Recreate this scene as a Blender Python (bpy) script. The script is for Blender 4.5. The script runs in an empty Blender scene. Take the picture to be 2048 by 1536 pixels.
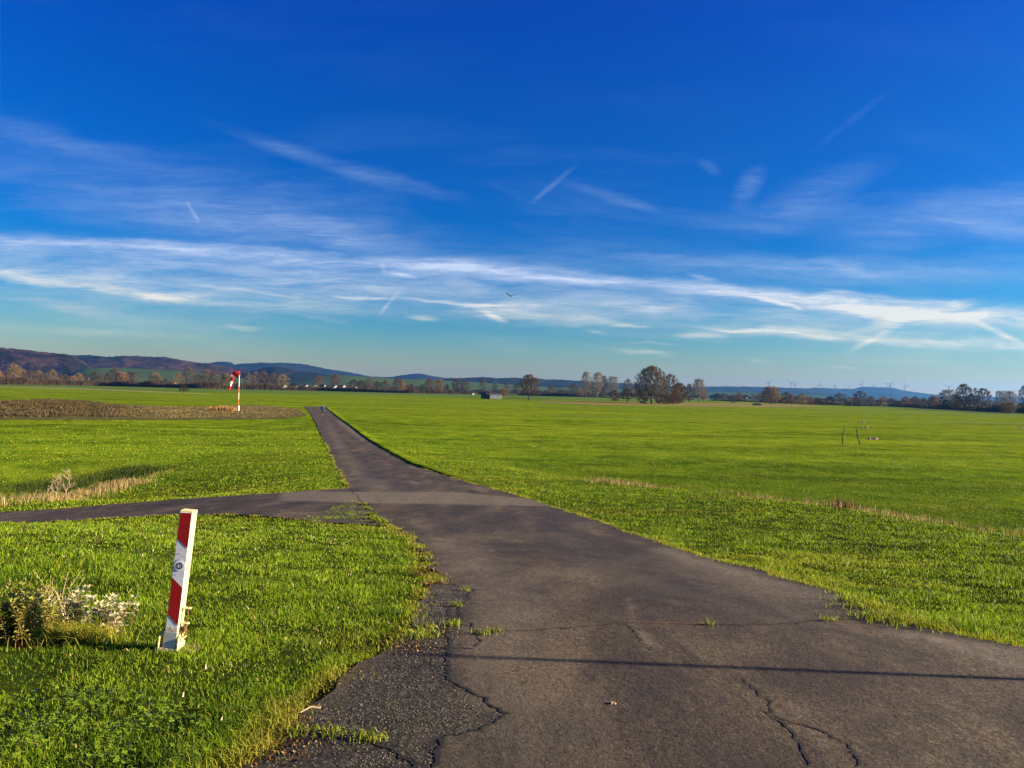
import bpy, bmesh, math, random
import numpy as np
from mathutils import Vector, Matrix, Euler
R = math.radians
rng = np.random.default_rng(7)
random.seed(7)
scene = bpy.context.scene
C = scene.collection

# ------------------------------------------------------------------ camera
F = 1500.0                       # focal length in photo pixels (2048 wide)
PITCH, ROLL, CAMZ = R(0.60), R(1.38), 4.4
cf = Vector((0, math.cos(PITCH), math.sin(PITCH)))
cu0 = Vector((0, -math.sin(PITCH), math.cos(PITCH)))
cr0 = Vector((1, 0, 0))
cr = cr0 * math.cos(ROLL) + cu0 * math.sin(ROLL)
cu = -cr0 * math.sin(ROLL) + cu0 * math.cos(ROLL)
cam_d = bpy.data.cameras.new('camera')
cam = bpy.data.objects.new('camera', cam_d)
C.objects.link(cam)
m = Matrix((cr, cu, -cf)).transposed().to_4x4()
m.translation = Vector((0, 0, CAMZ))
cam.matrix_world = m
cam_d.sensor_width = 36
cam_d.lens = F / 2048 * 36
cam_d.clip_start = 0.05
cam_d.clip_end = 30000
scene.camera = cam

def ray(px, py):
    d = cf + cr * ((px - 1024) / F) + cu * ((768 - py) / F)
    return d
def uv(px, py):
    d = ray(px, py)
    return d.x / d.y, d.z / d.y

# ------------------------------------------------------------------ light
SUN_EL, SUN_AZ = R(14.5), R(2.0)          # low winter sun, square from the right, 2 degrees behind the camera
sdir = Vector((math.cos(SUN_AZ) * math.cos(SUN_EL), -math.sin(SUN_AZ) * math.cos(SUN_EL), math.sin(SUN_EL)))
sl = bpy.data.lights.new('sun', 'SUN')
sl.energy = 5.0
sl.angle = R(0.5)
sl.color = (1.0, 0.82, 0.56)
so = bpy.data.objects.new('sun', sl)
C.objects.link(so)
so.rotation_euler = sdir.to_track_quat('Z', 'Y').to_euler()
so.location = (60, -2, 40)
scene.view_settings.view_transform = 'Standard'
scene.view_settings.look = 'None'
scene.view_settings.exposure = 1.95
scene.view_settings.gamma = 1.0
scene.view_settings.use_curve_mapping = False
scene.cycles.volume_bounces = 1
scene.cycles.max_bounces = 6
scene.cycles.transparent_max_bounces = 8

# ------------------------------------------------------------------ node helpers
class NT:
    def __init__(s, tree):
        s.t = tree; s.n = tree.nodes; s.l = tree.links
    def add(s, typ, **kw):
        n = s.n.new(typ)
        for k, v in kw.items():
            setattr(n, k, v)
        return n
    def link(s, a, b):
        s.l.new(a, b)
    def val(s, sock, v):
        if hasattr(v, 'is_output') or isinstance(v, bpy.types.NodeSocket):
            s.l.new(v, sock)
        else:
            sock.default_value = v
    def math(s, op, a, b=None, c=None, clamp=False):
        n = s.n.new('ShaderNodeMath'); n.operation = op; n.use_clamp = clamp
        s.val(n.inputs[0], a)
        if b is not None: s.val(n.inputs[1], b)
        if c is not None: s.val(n.inputs[2], c)
        return n.outputs[0]
    def noise(s, vec, scale, detail=4, rough=0.55, dist=0.0, col=False):
        n = s.n.new('ShaderNodeTexNoise')
        if vec is not None: s.l.new(vec, n.inputs['Vector'])
        n.inputs['Scale'].default_value = scale; n.inputs['Detail'].default_value = detail
        n.inputs['Roughness'].default_value = rough; n.inputs['Distortion'].default_value = dist
        return n.outputs['Color' if col else 'Fac']
    def mapping(s, vec, scale=(1, 1, 1), rot=(0, 0, 0), loc=(0, 0, 0), typ='POINT'):
        n = s.n.new('ShaderNodeMapping'); n.vector_type = typ
        s.l.new(vec, n.inputs['Vector'])
        n.inputs['Scale'].default_value = scale; n.inputs['Rotation'].default_value = rot
        n.inputs['Location'].default_value = loc
        return n.outputs[0]
    def ramp(s, fac, stops, interp='LINEAR'):
        n = s.n.new('ShaderNodeValToRGB'); n.color_ramp.interpolation = interp
        s.l.new(fac, n.inputs[0])
        e = n.color_ramp.elements
        while len(e) < len(stops): e.new(0.5)
        for el, (p, c) in zip(e, stops):
            el.position = p
            el.color = (c[0], c[1], c[2], 1) if not isinstance(c, (int, float)) else (c, c, c, 1)
        return n.outputs[0]
    def mix(s, fac, a, b, mode='MIX'):
        n = s.n.new('ShaderNodeMix'); n.data_type = 'RGBA'; n.blend_type = mode
        s.val(n.inputs['Factor'], fac)
        for sock, v in ((n.inputs[6], a), (n.inputs[7], b)):
            if isinstance(v, tuple): sock.default_value = (v[0], v[1], v[2], 1)
            else: s.l.new(v, sock)
        return n.outputs[2]
    def maprange(s, v, a, b, c, d, smooth=False):
        n = s.n.new('ShaderNodeMapRange'); n.clamp = True
        if smooth: n.interpolation_type = 'SMOOTHSTEP'
        s.val(n.inputs[0], v)
        for i, q in enumerate((a, b, c, d)): n.inputs[i + 1].default_value = q
        return n.outputs[0]

# ------------------------------------------------------------------ sky
world = bpy.data.worlds.new('World')
scene.world = world
world.use_nodes = True
W = NT(world.node_tree)
W.n.clear()
sky = W.add('ShaderNodeTexSky', sky_type='NISHITA')
sky.sun_disc = False
sky.sun_elevation = SUN_EL
sky.sun_rotation = math.pi / 2 + SUN_AZ
sky.altitude = 200
sky.air_density = 1.0; sky.dust_density = 0.3; sky.ozone_density = 4.0
tc = W.add('ShaderNodeTexCoord')
sep = W.add('ShaderNodeSeparateXYZ')
W.link(tc.outputs['Generated'], sep.inputs[0])
el = sep.outputs[2]
hs = W.add('ShaderNodeHueSaturation')
hs.inputs['Saturation'].default_value = 1.28
W.link(sky.outputs[0], hs.inputs['Color'])
tint = W.ramp(el, [(0.0, (0.74, 0.50, 0.24)), (0.03, (0.60, 0.505, 0.35)), (0.065, (0.38, 0.51, 0.49)), (0.11, (0.15, 0.46, 0.61)), (0.20, (0.008, 0.37, 0.66)), (0.34, (0.0, 0.36, 0.72)), (0.45, (0.0, 0.31, 0.80))])
base = W.mix(1.0, hs.outputs[0], tint, 'MULTIPLY')
# gnomonic sky coordinates fixed to the world (x/y, z/y)
yy = W.math('MAXIMUM', sep.outputs[1], 0.05)
gu = W.math('DIVIDE', sep.outputs[0], yy)
gv = W.math('DIVIDE', sep.outputs[2], yy)
cmb = W.add('ShaderNodeCombineXYZ')
W.link(gu, cmb.inputs[0]); W.link(gv, cmb.inputs[1])
P0 = cmb.outputs[0]
warpn = W.noise(W.mapping(P0, (2.2, 9, 1)), 1.6, 3, 0.6, col=True)
vm = W.add('ShaderNodeVectorMath', operation='SUBTRACT'); W.link(warpn, vm.inputs[0]); vm.inputs[1].default_value = (.5, .5, .5)
vm2 = W.add('ShaderNodeVectorMath', operation='MULTIPLY'); W.link(vm.outputs[0], vm2.inputs[0]); vm2.inputs[1].default_value = (.10, .030, 0)
wfine = W.noise(W.mapping(P0, (8, 30, 1)), 3.0, 4, 0.65, col=True)
vm4 = W.add('ShaderNodeVectorMath', operation='SUBTRACT'); W.link(wfine, vm4.inputs[0]); vm4.inputs[1].default_value = (.5, .5, .5)
vm5 = W.add('ShaderNodeVectorMath', operation='MULTIPLY'); W.link(vm4.outputs[0], vm5.inputs[0]); vm5.inputs[1].default_value = (.045, .010, 0)
vm3 = W.add('ShaderNodeVectorMath', operation='ADD'); W.link(P0, vm3.inputs[0]); W.link(vm2.outputs[0], vm3.inputs[1])
vm6 = W.add('ShaderNodeVectorMath', operation='ADD'); W.link(vm3.outputs[0], vm6.inputs[0]); W.link(vm5.outputs[0], vm6.inputs[1])
Pw = vm6.outputs[0]
STREAKS = [
 (180, 486, 520, 20, 3.4, 0.46), (700, 522, 520, 18, 5, 0.34), (1150, 556, 430, 17, 4.2, 0.46), (1600, 592, 420, 21, 5, 0.52), (1960, 630, 320, 30, 5, 0.56), (900, 585, 950, 62, 4.5, 0.3), (300, 525, 700, 55, 4, 0.3),
 (1750, 640, 600, 70, 5, 0.25), (200, 600, 450, 50, 6, 0.16), (70, 553, 150, 14, 11, 0.5), (300, 592, 160, 11, 7, 0.75), (230, 572, 320, 28, 9, 0.3), (520, 600, 280, 30, 6, 0.26), (470, 580, 90, 7, 8, 0.25),
 (720, 596, 75, 5, 4, 0.55), (960, 605, 150, 6, 3, 0.45), (1030, 625, 160, 22, 6, 0.3), (845, 636, 38, 7, 6, 0.55), (990, 634, 32, 8, 22, 0.85), (778, 606, 34, 5, -50, 0.42), (766, 536, 20, 7, 75, 0.3),
 (798, 548, 40, 5, 12, 0.5), (1548, 604, 62, 8, 12, 0.95), (1700, 612, 150, 17, 7, 0.65), (1290, 611, 110, 11, 2, 0.45), (1570, 668, 210, 14, 4, 0.75), (1440, 660, 60, 5, 8, 0.4), (1395, 672, 48, 9, 3, 0.55),
 (1830, 630, 130, 13, -14, 0.7), (1745, 678, 70, 8, -28, 0.6), (1995, 664, 95, 8, 26, 0.9), (1840, 683, 230, 13, 4, 0.55), (2020, 692, 90, 14, 10, 0.55), (1950, 634, 160, 22, 8, 0.5), (1280, 705, 75, 7, 5, 0.45),
 (1515, 720, 38, 7, 10, 0.45), (1680, 738, 48, 4, 2, 0.35), (1962, 755, 16, 4, 4, 0.6), (600, 308, 190, 18, 19, 0.22), (780, 360, 170, 18, 15, 0.17), (680, 465, 190, 40, 12, 0.26), (386, 424, 28, 5, 58, 0.45),
 (90, 275, 190, 26, 13, 0.16), (1105, 370, 62, 7, -40, 0.34), (1225, 395, 110, 14, 16, 0.22), (1498, 372, 50, 26, -55, 0.34), (1650, 372, 150, 38, -20, 0.2), (1610, 425, 170, 40, -5, 0.2), (1900, 430, 260, 60, -14, 0.26),
 (2010, 458, 180, 26, 6, 0.24), (1420, 335, 28, 13, 32, 0.22), (400, 390, 420, 85, 10, 0.13), (500, 440, 560, 60, 8, 0.12), (1700, 540, 360, 34, 3, 0.26), (1300, 520, 360, 46, 3, 0.14), (1000, 540, 260, 26, 4, 0.22),
 (1700, 532, 70, 14, 15, 0.25), (1405, 555, 34, 6, 12, 0.55), (1680, 582, 40, 5, 4, 0.4), (200, 665, 260, 9, 2, 0.22), (480, 657, 55, 4, 5, 0.3), (1710, 235, 110, 9, -38, 0.1),
 (880, 603, 120, 4, 5, 0.4), (1200, 640, 60, 9, 12, 0.25), (1190, 663, 28, 5, 10, 0.4), (1260, 652, 50, 4, 0, 0.3), (1310, 690, 60, 3, 2, 0.25), (620, 640, 90, 6, 6, 0.2), (150, 620, 120, 14, 8, 0.2),
 (1850, 600, 120, 6, 4, 0.35)]
acc = None
ppx = 1.0 / F
for (sx, sy, L, w, a, amp) in STREAKS:
    u, v = uv(sx, sy)
    mp = W.mapping(Pw if (abs(a) < 16 and L > 45) else P0, (L * ppx, w * ppx, 1), (0, 0, R(-(a - 1.38))), (u, v, 0), 'TEXTURE')
    ln = W.add('ShaderNodeVectorMath', operation='LENGTH'); W.link(mp, ln.inputs[0])
    q = W.maprange(ln.outputs['Value'], 1.25, 0.0, 0.0, amp if (abs(a) < 16 and L > 45) else amp * .72, True)
    acc = q if acc is None else W.math('ADD', acc, q)
fib = W.noise(W.mapping(Pw, (3.0, 26, 1), (0, 0, R(3))), 2.4, 7, 0.62, 0.6)
fib = W.maprange(fib, 0.30, 0.66, 0.34, 1.35)
fib2 = W.noise(W.mapping(P0, (14, 150, 1), (0, 0, R(2.5))), 1.0, 5, 0.75, 0.8)
fib = W.math('MULTIPLY', fib, W.maprange(fib2, 0.32, 0.66, 0.62, 1.22))
veil = W.noise(W.mapping(Pw, (1.3, 7, 1), (0, 0, R(4))), 1.7, 6, 0.6, 0.4)
veil = W.maprange(veil, 0.46, 0.76, 0.0, 0.30, True)
veilh = W.maprange(gv, 0.38, 0.10, 0.10, 1.0)
veilv = W.maprange(gv, 0.01, 0.07, 0.25, 1.0)
mask = W.math('ADD', W.math('MULTIPLY', acc, fib), W.math('MULTIPLY', W.math('MULTIPLY', veil, veilh), veilv))
fwd = W.maprange(sep.outputs[1], 0.05, 0.3, 0.0, 1.0)
mask = W.math('MULTIPLY', mask, fwd)
mask = W.math('MINIMUM', mask, 0.96)
ccol = W.ramp(el, [(0.0, (3.6, 3.3, 2.4)), (0.10, (4.2, 4.1, 3.6)), (0.155, (2.9, 3.4, 4.4)), (0.32, (1.15, 2.15, 3.7))])
skyc = W.mix(mask, base, ccol)
bg = W.add('ShaderNodeBackground'); bg.inputs['Strength'].default_value = 0.058
W.link(skyc, bg.inputs['Color'])
wo = W.add('ShaderNodeOutputWorld'); W.link(bg.outputs[0], wo.inputs['Surface'])

# ------------------------------------------------------------------ object helpers
def tag(o, label=None, cat=None, group=None, kind=None):
    if label: o['label'] = label
    if cat: o['category'] = cat
    if group: o['group'] = group
    if kind: o['kind'] = kind
    return o
def empty(name, loc=(0, 0, 0), rz=0.0):
    o = bpy.data.objects.new(name, None); C.objects.link(o)
    o.location = loc; o.rotation_euler = (0, 0, rz); o.empty_display_size = 0.1
    return o
class MB:
    def __init__(s): s.v = []; s.f = []; s.m = []
    def face(s, pts, mi=0):
        i = len(s.v); s.v += [tuple(p) for p in pts]; s.f.append(tuple(range(i, i + len(pts)))); s.m.append(mi)
    def add(s, v, f, mi=0):
        i = len(s.v); s.v += [tuple(p) for p in v]
        for q in f: s.f.append(tuple(i + k for k in q)); s.m.append(mi)
    def box(s, c, d, mi=0, M=None, bev=0.0):
        bm = bmesh.new(); bmesh.ops.create_cube(bm, size=1)
        for v in bm.verts: v.co = Vector((v.co.x * d[0], v.co.y * d[1], v.co.z * d[2]))
        if bev > 0: bmesh.ops.bevel(bm, geom=bm.edges[:], offset=bev, segments=2, affect='EDGES', profile=0.5)
        T = (M or Matrix.Identity(4))
        vs = [T @ (v.co + Vector(c)) for v in bm.verts]
        s.add(vs, [[v.index for v in f.verts] for f in bm.faces], mi); bm.free()
    def tube(s, pts, rad, n=8, mi=0, cap=True):
        pts = [Vector(p) for p in pts]; rings = []
        if not hasattr(rad, '__len__'): rad = [rad] * len(pts)
        ref = None
        for i, p in enumerate(pts):
            t = (pts[min(i + 1, len(pts) - 1)] - pts[max(i - 1, 0)]).normalized()
            if ref is None: ref = Vector((1, 0, 0)) if abs(t.x) < .9 else Vector((0, 1, 0))
            a = t.cross(ref).normalized(); b = t.cross(a); ref = b.cross(t) * -1 if False else ref
            rings.append([p + (a * math.cos(2 * math.pi * k / n) + b * math.sin(2 * math.pi * k / n)) * rad[i] for k in range(n)])
        vs = [q for r in rings for q in r]; fs = []
        for i in range(len(pts) - 1):
            for k in range(n): fs.append((i * n + k, i * n + (k + 1) % n, (i + 1) * n + (k + 1) % n, (i + 1) * n + k))
        if cap: fs.append(tuple(range(n - 1, -1, -1))); fs.append(tuple((len(pts) - 1) * n + k for k in range(n)))
        s.add(vs, fs, mi)
    def build(s, name, mats, parent=None, smooth=False):
        me = bpy.data.meshes.new(name); me.from_pydata(s.v, [], s.f)
        mats = mats if isinstance(mats, (list, tuple)) else [mats]
        for mm in mats: me.materials.append(mm)
        if len(mats) > 1: me.polygons.foreach_set('material_index', s.m)
        if smooth: me.polygons.foreach_set('use_smooth', [True] * len(me.polygons))
        me.update()
        o = bpy.data.objects.new(name, me); C.objects.link(o)
        if parent: o.parent = parent
        return o
def np_mesh(name, V, Fq, mat, nper, parent=None, attrs=None, smooth=False):
    """fast mesh: V (n,3) ; Fq (m,nper) faces"""
    me = bpy.data.meshes.new(name)
    V = np.asarray(V, np.float32); Fq = np.asarray(Fq, np.int32)
    me.vertices.add(len(V)); me.vertices.foreach_set('co', V.ravel())
    me.loops.add(Fq.size); me.loops.foreach_set('vertex_index', Fq.ravel())
    me.polygons.add(len(Fq)); me.polygons.foreach_set('loop_start', np.arange(0, Fq.size, nper, dtype=np.int32))
    me.polygons.foreach_set('loop_total', np.full(len(Fq), nper, np.int32))
    if smooth: me.polygons.foreach_set('use_smooth', np.ones(len(Fq), bool))
    me.update(calc_edges=True)
    for mm in (mat if isinstance(mat, (list, tuple)) else [mat]): me.materials.append(mm)
    for k, a in (attrs or {}).items():
        a = np.asarray(a, np.float32)
        if a.ndim == 1:
            at = me.attributes.new(k, 'FLOAT', 'POINT'); at.data.foreach_set('value', a)
        else:
            at = me.attributes.new(k, 'FLOAT_COLOR', 'POINT')
            at.data.foreach_set('color', np.concatenate([a, np.ones((len(a), 1), np.float32)], 1).ravel())
    o = bpy.data.objects.new(name, me); C.objects.link(o)
    if parent: o.parent = parent
    return o
def copy_tree(o, parent=None):
    c = o.copy(); C.objects.link(c)
    if parent is not None: c.parent = parent
    for ch in [q for q in bpy.data.objects if q.parent == o]: copy_tree(ch, c)
    return c

# numpy value noise
_perm = rng.random((256, 256)).astype(np.float32)
def vnoise(x, y):
    xi = np.floor(x).astype(int); yi = np.floor(y).astype(int)
    fx = x - xi; fy = y - yi; fx = fx * fx * (3 - 2 * fx); fy = fy * fy * (3 - 2 * fy)
    g = lambda a, b: _perm[a & 255, b & 255]
    return (g(xi, yi) * (1 - fx) + g(xi + 1, yi) * fx) * (1 - fy) + (g(xi, yi + 1) * (1 - fx) + g(xi + 1, yi + 1) * fx) * fy
def fnoise(x, y, o=4):
    s = 0; a = 1; t = 0
    for i in range(o):
        s = s + a * vnoise(x * 2 ** i + 17.3 * i, y * 2 ** i + 5.1 * i); t += a; a *= .5
    return s / t
def sstep(a, b, x):
    t = np.clip((x - a) / (b - a), 0, 1); return t * t * (3 - 2 * t)

# ------------------------------------------------------------------ materials
def mat_basic(name, col, rough=0.8, var=0.15, vscale=3.0, bump=0.0, bscale=30, metal=0.0, spec=0.3, objcol=False, trans=0.0, col2=None):
    mt = bpy.data.materials.new(name); mt.use_nodes = True; T = NT(mt.node_tree)
    b = T.n['Principled BSDF']; tcn = T.add('ShaderNodeTexCoord'); o = tcn.outputs['Object']
    n = T.noise(o, vscale, 5, 0.6)
    dark = tuple(c * (1 - var) for c in col); lite = tuple(min(1, c * (1 + var)) for c in (col2 or col))
    cc = T.ramp(n, [(0.32, dark), (0.68, lite)])
    if objcol:
        oi = T.add('ShaderNodeObjectInfo'); cc = T.mix(1.0, cc, oi.outputs['Color'], 'MULTIPLY')
    T.link(cc, b.inputs['Base Color'])
    b.inputs['Roughness'].default_value = rough; b.inputs['Metallic'].default_value = metal
    b.inputs['Specular IOR Level'].default_value = spec
    if bump:
        bn = T.add('ShaderNodeBump'); bn.inputs['Strength'].default_value = bump; bn.inputs['Distance'].default_value = 0.02
        T.link(T.noise(o, bscale, 4), bn.inputs['Height']); T.link(bn.outputs[0], b.inputs['Normal'])
    if trans:
        tr = T.add('ShaderNodeBsdfTranslucent'); T.link(cc, tr.inputs[0])
        mx = T.add('ShaderNodeMixShader'); mx.inputs[0].default_value = trans
        T.link(b.outputs[0], mx.inputs[1]); T.link(tr.outputs[0], mx.inputs[2])
        T.link(mx.outputs[0], T.n['Material Output'].inputs['Surface'])
    return mt

def mat_blades(name, dark, lite, dry, patch=0.9, trans=0.35):
    mt = bpy.data.materials.new(name); mt.use_nodes = True; T = NT(mt.node_tree)
    b = T.n['Principled BSDF']; g = T.add('ShaderNodeNewGeometry')
    at = T.add('ShaderNodeAttribute'); at.attribute_name = 'dry'
    rg = T.add('ShaderNodeAttribute'); rg.attribute_name = 'rough'
    n1 = T.noise(g.outputs['Position'], patch * 2.2, 5, 0.65)
    n2 = T.noise(g.outputs['Position'], 0.12, 3, 0.5)
    f = T.math('ADD', T.math('MULTIPLY', n1, 0.9), T.math('MULTIPLY', g.outputs['Random Per Island'], 0.45))
    f = T.math('ADD', f, T.math('MULTIPLY', n2, 0.3))
    c = T.ramp(T.math('SUBTRACT', f, 0.33), [(0.26, dark), (0.74, lite)])
    c = T.mix(rg.outputs['Fac'], c, (dark[0] * 1.5 + lite[0] * .12, dark[1] * 1.5 + lite[1] * .12, dark[2] * 1.5))
    c = T.mix(at.outputs['Fac'], c, dry)
    T.link(c, b.inputs['Base Color'])
    b.inputs['Roughness'].default_value = 0.55; b.inputs['Specular IOR Level'].default_value = 0.12
    tr = T.add('ShaderNodeBsdfTranslucent'); T.link(T.mix(1.0, c, (1.0, 1.0, 0.55), 'MULTIPLY'), tr.inputs[0])
    mx = T.add('ShaderNodeMixShader'); mx.inputs[0].default_value = trans
    T.link(b.outputs[0], mx.inputs[1]); T.link(tr.outputs[0], mx.inputs[2])
    T.link(mx.outputs[0], T.n['Material Output'].inputs['Surface'])
    return mt

def mat_ground():
    mt = bpy.data.materials.new('meadow'); mt.use_nodes = True; T = NT(mt.node_tree)
    b = T.n['Principled BSDF']; g = T.add('ShaderNodeNewGeometry'); p = g.outputs['Position']
    n1 = T.noise(p, 0.9, 6, 0.65)
    st = T.noise(T.mapping(p, (0.03, 0.16, 1), (0, 0, R(-8))), 1.0, 5, 0.62, 0.3)
    big = T.noise(T.mapping(p, (0.003, 0.011, 1), (0, 0, R(6))), 1.0, 3, 0.5)
    n3 = T.noise(T.mapping(p, (0.34, 0.26, 1), (0, 0, R(5))), 1.0, 5, 0.75)
    f = T.math('ADD', T.math('MULTIPLY', n1, 0.15), T.math('ADD', T.math('MULTIPLY', st, 0.40), T.math('MULTIPLY', n3, 0.45)))
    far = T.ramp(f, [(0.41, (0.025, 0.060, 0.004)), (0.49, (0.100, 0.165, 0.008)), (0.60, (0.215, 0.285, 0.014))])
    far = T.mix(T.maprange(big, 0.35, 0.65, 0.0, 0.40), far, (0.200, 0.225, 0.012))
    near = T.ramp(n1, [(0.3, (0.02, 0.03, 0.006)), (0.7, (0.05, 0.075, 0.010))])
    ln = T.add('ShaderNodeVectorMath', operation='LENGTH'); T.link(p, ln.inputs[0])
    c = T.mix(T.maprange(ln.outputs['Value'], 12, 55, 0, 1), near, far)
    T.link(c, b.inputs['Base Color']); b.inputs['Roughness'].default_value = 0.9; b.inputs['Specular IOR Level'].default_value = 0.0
    bn = T.add('ShaderNodeBump'); bn.inputs['Strength'].default_value = 0.9; bn.inputs['Distance'].default_value = 0.05
    h = T.math('ADD', T.noise(p, 1.6, 5, 0.7), T.math('MULTIPLY', T.noise(T.mapping(p, (0.35, 0.9, 1)), 0.5, 3), 1.4))
    T.link(h, bn.inputs['Height']); T.link(bn.outputs[0], b.inputs['Normal'])
    return mt

def mat_asphalt(name, cross=False):
    mt = bpy.data.materials.new(name); mt.use_nodes = True; T = NT(mt.node_tree)
    b = T.n['Principled BSDF']; g = T.add('ShaderNodeNewGeometry'); p = g.outputs['Position']
    wat = T.add('ShaderNodeAttribute'); wat.attribute_name = 'wear_shade'
    ws = T.add('ShaderNodeSeparateColor'); T.link(wat.outputs['Color'], ws.inputs[0])
    lum = T.noise(T.mapping(p, (1.0, 0.28, 1), (0, 0, R(-14))), 1.3, 6, 0.6, 0.4)
    c = T.ramp(lum, [(0.33, (0.026, 0.018, 0.012)), (0.50, (0.056, 0.039, 0.024)), (0.68, (0.118, 0.086, 0.048))])
    fine = T.noise(p, 62, 3, 0.85)
    mid = T.noise(p, 22, 4, 0.7)
    grit = T.ramp(T.math('ADD', T.math('MULTIPLY', fine, 0.6), T.math('MULTIPLY', mid, 0.4)), [(0.36, 0.15), (0.48, 0.8), (0.58, 1.5), (0.70, 3.4)])
    c = T.mix(0.95, c, grit, 'MULTIPLY')
    stn = T.noise(T.mapping(p, (1.0, 0.45, 1), (0, 0, R(10))), 1.5, 7, 0.72, 0.8)
    c = T.mix(T.maprange(stn, .50, .62, 0, .65), c, (0.020, 0.016, 0.014))
    c = T.mix(T.maprange(stn, .45, .34, 0, .55), c, (0.120, 0.090, 0.058))
    # worn pale band / mossy rim (red channel) with broken edge
    brk = T.noise(p, 9, 5, 0.7)
    rim = T.math('MULTIPLY', ws.outputs[0], T.maprange(brk, 0.30, 0.62, 0.35, 1.0))
    c = T.mix(rim, c, T.mix(0.6, (0.150, 0.122, 0.082), grit, 'MULTIPLY'))
    # dark patches (green channel), one of them painted slope shading
    c = T.mix(T.math('MULTIPLY', ws.outputs[1], 0.85), c, T.mix(0.7, (0.026, 0.021, 0.019), grit, 'MULTIPLY'))
    # old coarse surface with lichen spots (blue channel)
    vo = T.add('ShaderNodeTexVoronoi'); vo.inputs['Scale'].default_value = 55; T.link(p, vo.inputs['Vector'])
    spot = T.noise(p, 34, 4, 0.75)
    oldc = T.ramp(spot, [(0.38, (0.008, 0.007, 0.006)), (0.53, (0.034, 0.028, 0.020)), (0.64, (0.085, 0.072, 0.05)), (0.76, (0.24, 0.21, 0.15))])
    oldc = T.mix(T.maprange(T.noise(p, 3.5, 4), .45, .7, 0, .5), oldc, (0.035, 0.036, 0.018))
    ve = T.add('ShaderNodeTexVoronoi'); ve.feature = 'DISTANCE_TO_EDGE'; ve.inputs['Scale'].default_value = 3.4
    dn = T.noise(p, 6, 4, .7, col=True); dv = T.add('ShaderNodeVectorMath', operation='MULTIPLY_ADD'); T.link(dn, dv.inputs[0]); dv.inputs[1].default_value = (.25, .25, 0); T.link(p, dv.inputs[2]); T.link(dv.outputs[0], ve.inputs['Vector'])
    oldc = T.mix(T.math('MULTIPLY', T.maprange(ve.outputs['Distance'], .030, .008, 0, 1), T.maprange(T.noise(p, 1.1, 3), .42, .55, 0, .95)), oldc, (0.006, 0.005, 0.004))
    c = T.mix(ws.outputs[2], c, oldc)
    T.link(c, b.inputs['Base Color']); b.inputs['Roughness'].default_value = 0.82; b.inputs['Specular IOR Level'].default_value = 0.25
    bn = T.add('ShaderNodeBump'); bn.inputs['Strength'].default_value = 1.0; bn.inputs['Distance'].default_value = 0.02
    h = T.math('ADD', T.math('MULTIPLY', T.noise(p, 38, 5, 0.75), 0.55), T.math('MULTIPLY', T.noise(p, 2.2, 4, 0.55), 1.6))
    T.link(h, bn.inputs['Height']); T.link(bn.outputs[0], b.inputs['Normal'])
    return mt

M_ground = mat_ground()
M_asph = mat_asphalt('weathered_asphalt')
M_crack = mat_basic('crack_fill', (0.010, 0.008, 0.008), 0.95, 0.3, 8)
M_rust = mat_basic('rust', (0.13, 0.055, 0.025), 0.8, 0.4, 60, 0.3)
M_blades = mat_blades('lawn_grass', (0.015, 0.052, 0.003), (0.290, 0.425, 0.018), (0.40, 0.31, 0.05))
M_straw = mat_blades('dry_straw', (0.10, 0.075, 0.025), (0.42, 0.33, 0.15), (0.22, 0.14, 0.05), 1.2, 0.2)
M_brush = mat_blades('brown_brush', (0.018, 0.015, 0.006), (0.090, 0.064, 0.027), (0.30, 0.22, 0.08), 0.35, 0.15)
M_soil = mat_basic('bare_soil', (0.060, 0.032, 0.016), 0.95, 0.4, 12, 0.5, 25)

# ------------------------------------------------------------------ terrain
road_c = np.array([(-20, 4), (0, 2.2), (4.5, 1.3), (10, 0.4), (14, -.6), (22, -2.4), (32, -5.2), (52, -10.6), (115, -28.5), (176, -46), (9000, -2600)], float)
def prof(y, pts):
    a = np.array(pts, float); return np.interp(y, a[:, 0], a[:, 1])
def smooth_tab(pts):
    ys = np.linspace(-30, 120, 1501); hs_ = prof(ys, pts)
    k = np.hanning(31); k /= k.sum(); hp = np.pad(hs_, 15, mode='edge'); hs_ = np.convolve(hp, k, 'valid')
    return ys, hs_
TP = smooth_tab([(-30, 1.5), (3, 1.50), (5, 1.60), (7, 1.80), (10, 2.15), (14, 2.55), (17, 2.78), (20, 2.95), (22, 3.03), (24, 3.13), (28, 3.42), (40, 4.0), (60, 4.3), (85, 4.4), (120, 4.4)])
TRt = smooth_tab([(-30, 1.5), (5, 1.56), (8, 1.72), (10, 1.97), (13.6, 2.40), (19.2, 2.75), (25.4, 3.2), (28, 3.37), (34, 3.75), (45, 4.2), (60, 4.4), (120, 4.4)])
SH = np.array([(-30, 9.6), (8, 9.5), (13.6, 9.3), (19.2, 8.6), (25.4, 6.4), (28, 4.6), (34, 1.2), (50, -5), (70, -12), (9000, -2000)], float)
TL = smooth_tab([(-30, 1.5), (5, 1.50), (8, 1.57), (9.3, 1.70), (10.5, 1.93), (12, 2.32), (14, 2.78), (16, 3.08), (18, 3.20), (20, 3.24), (21.2, 3.34), (23, 3.80), (26, 4.34), (29, 4.4), (120, 4.4)])
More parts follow.
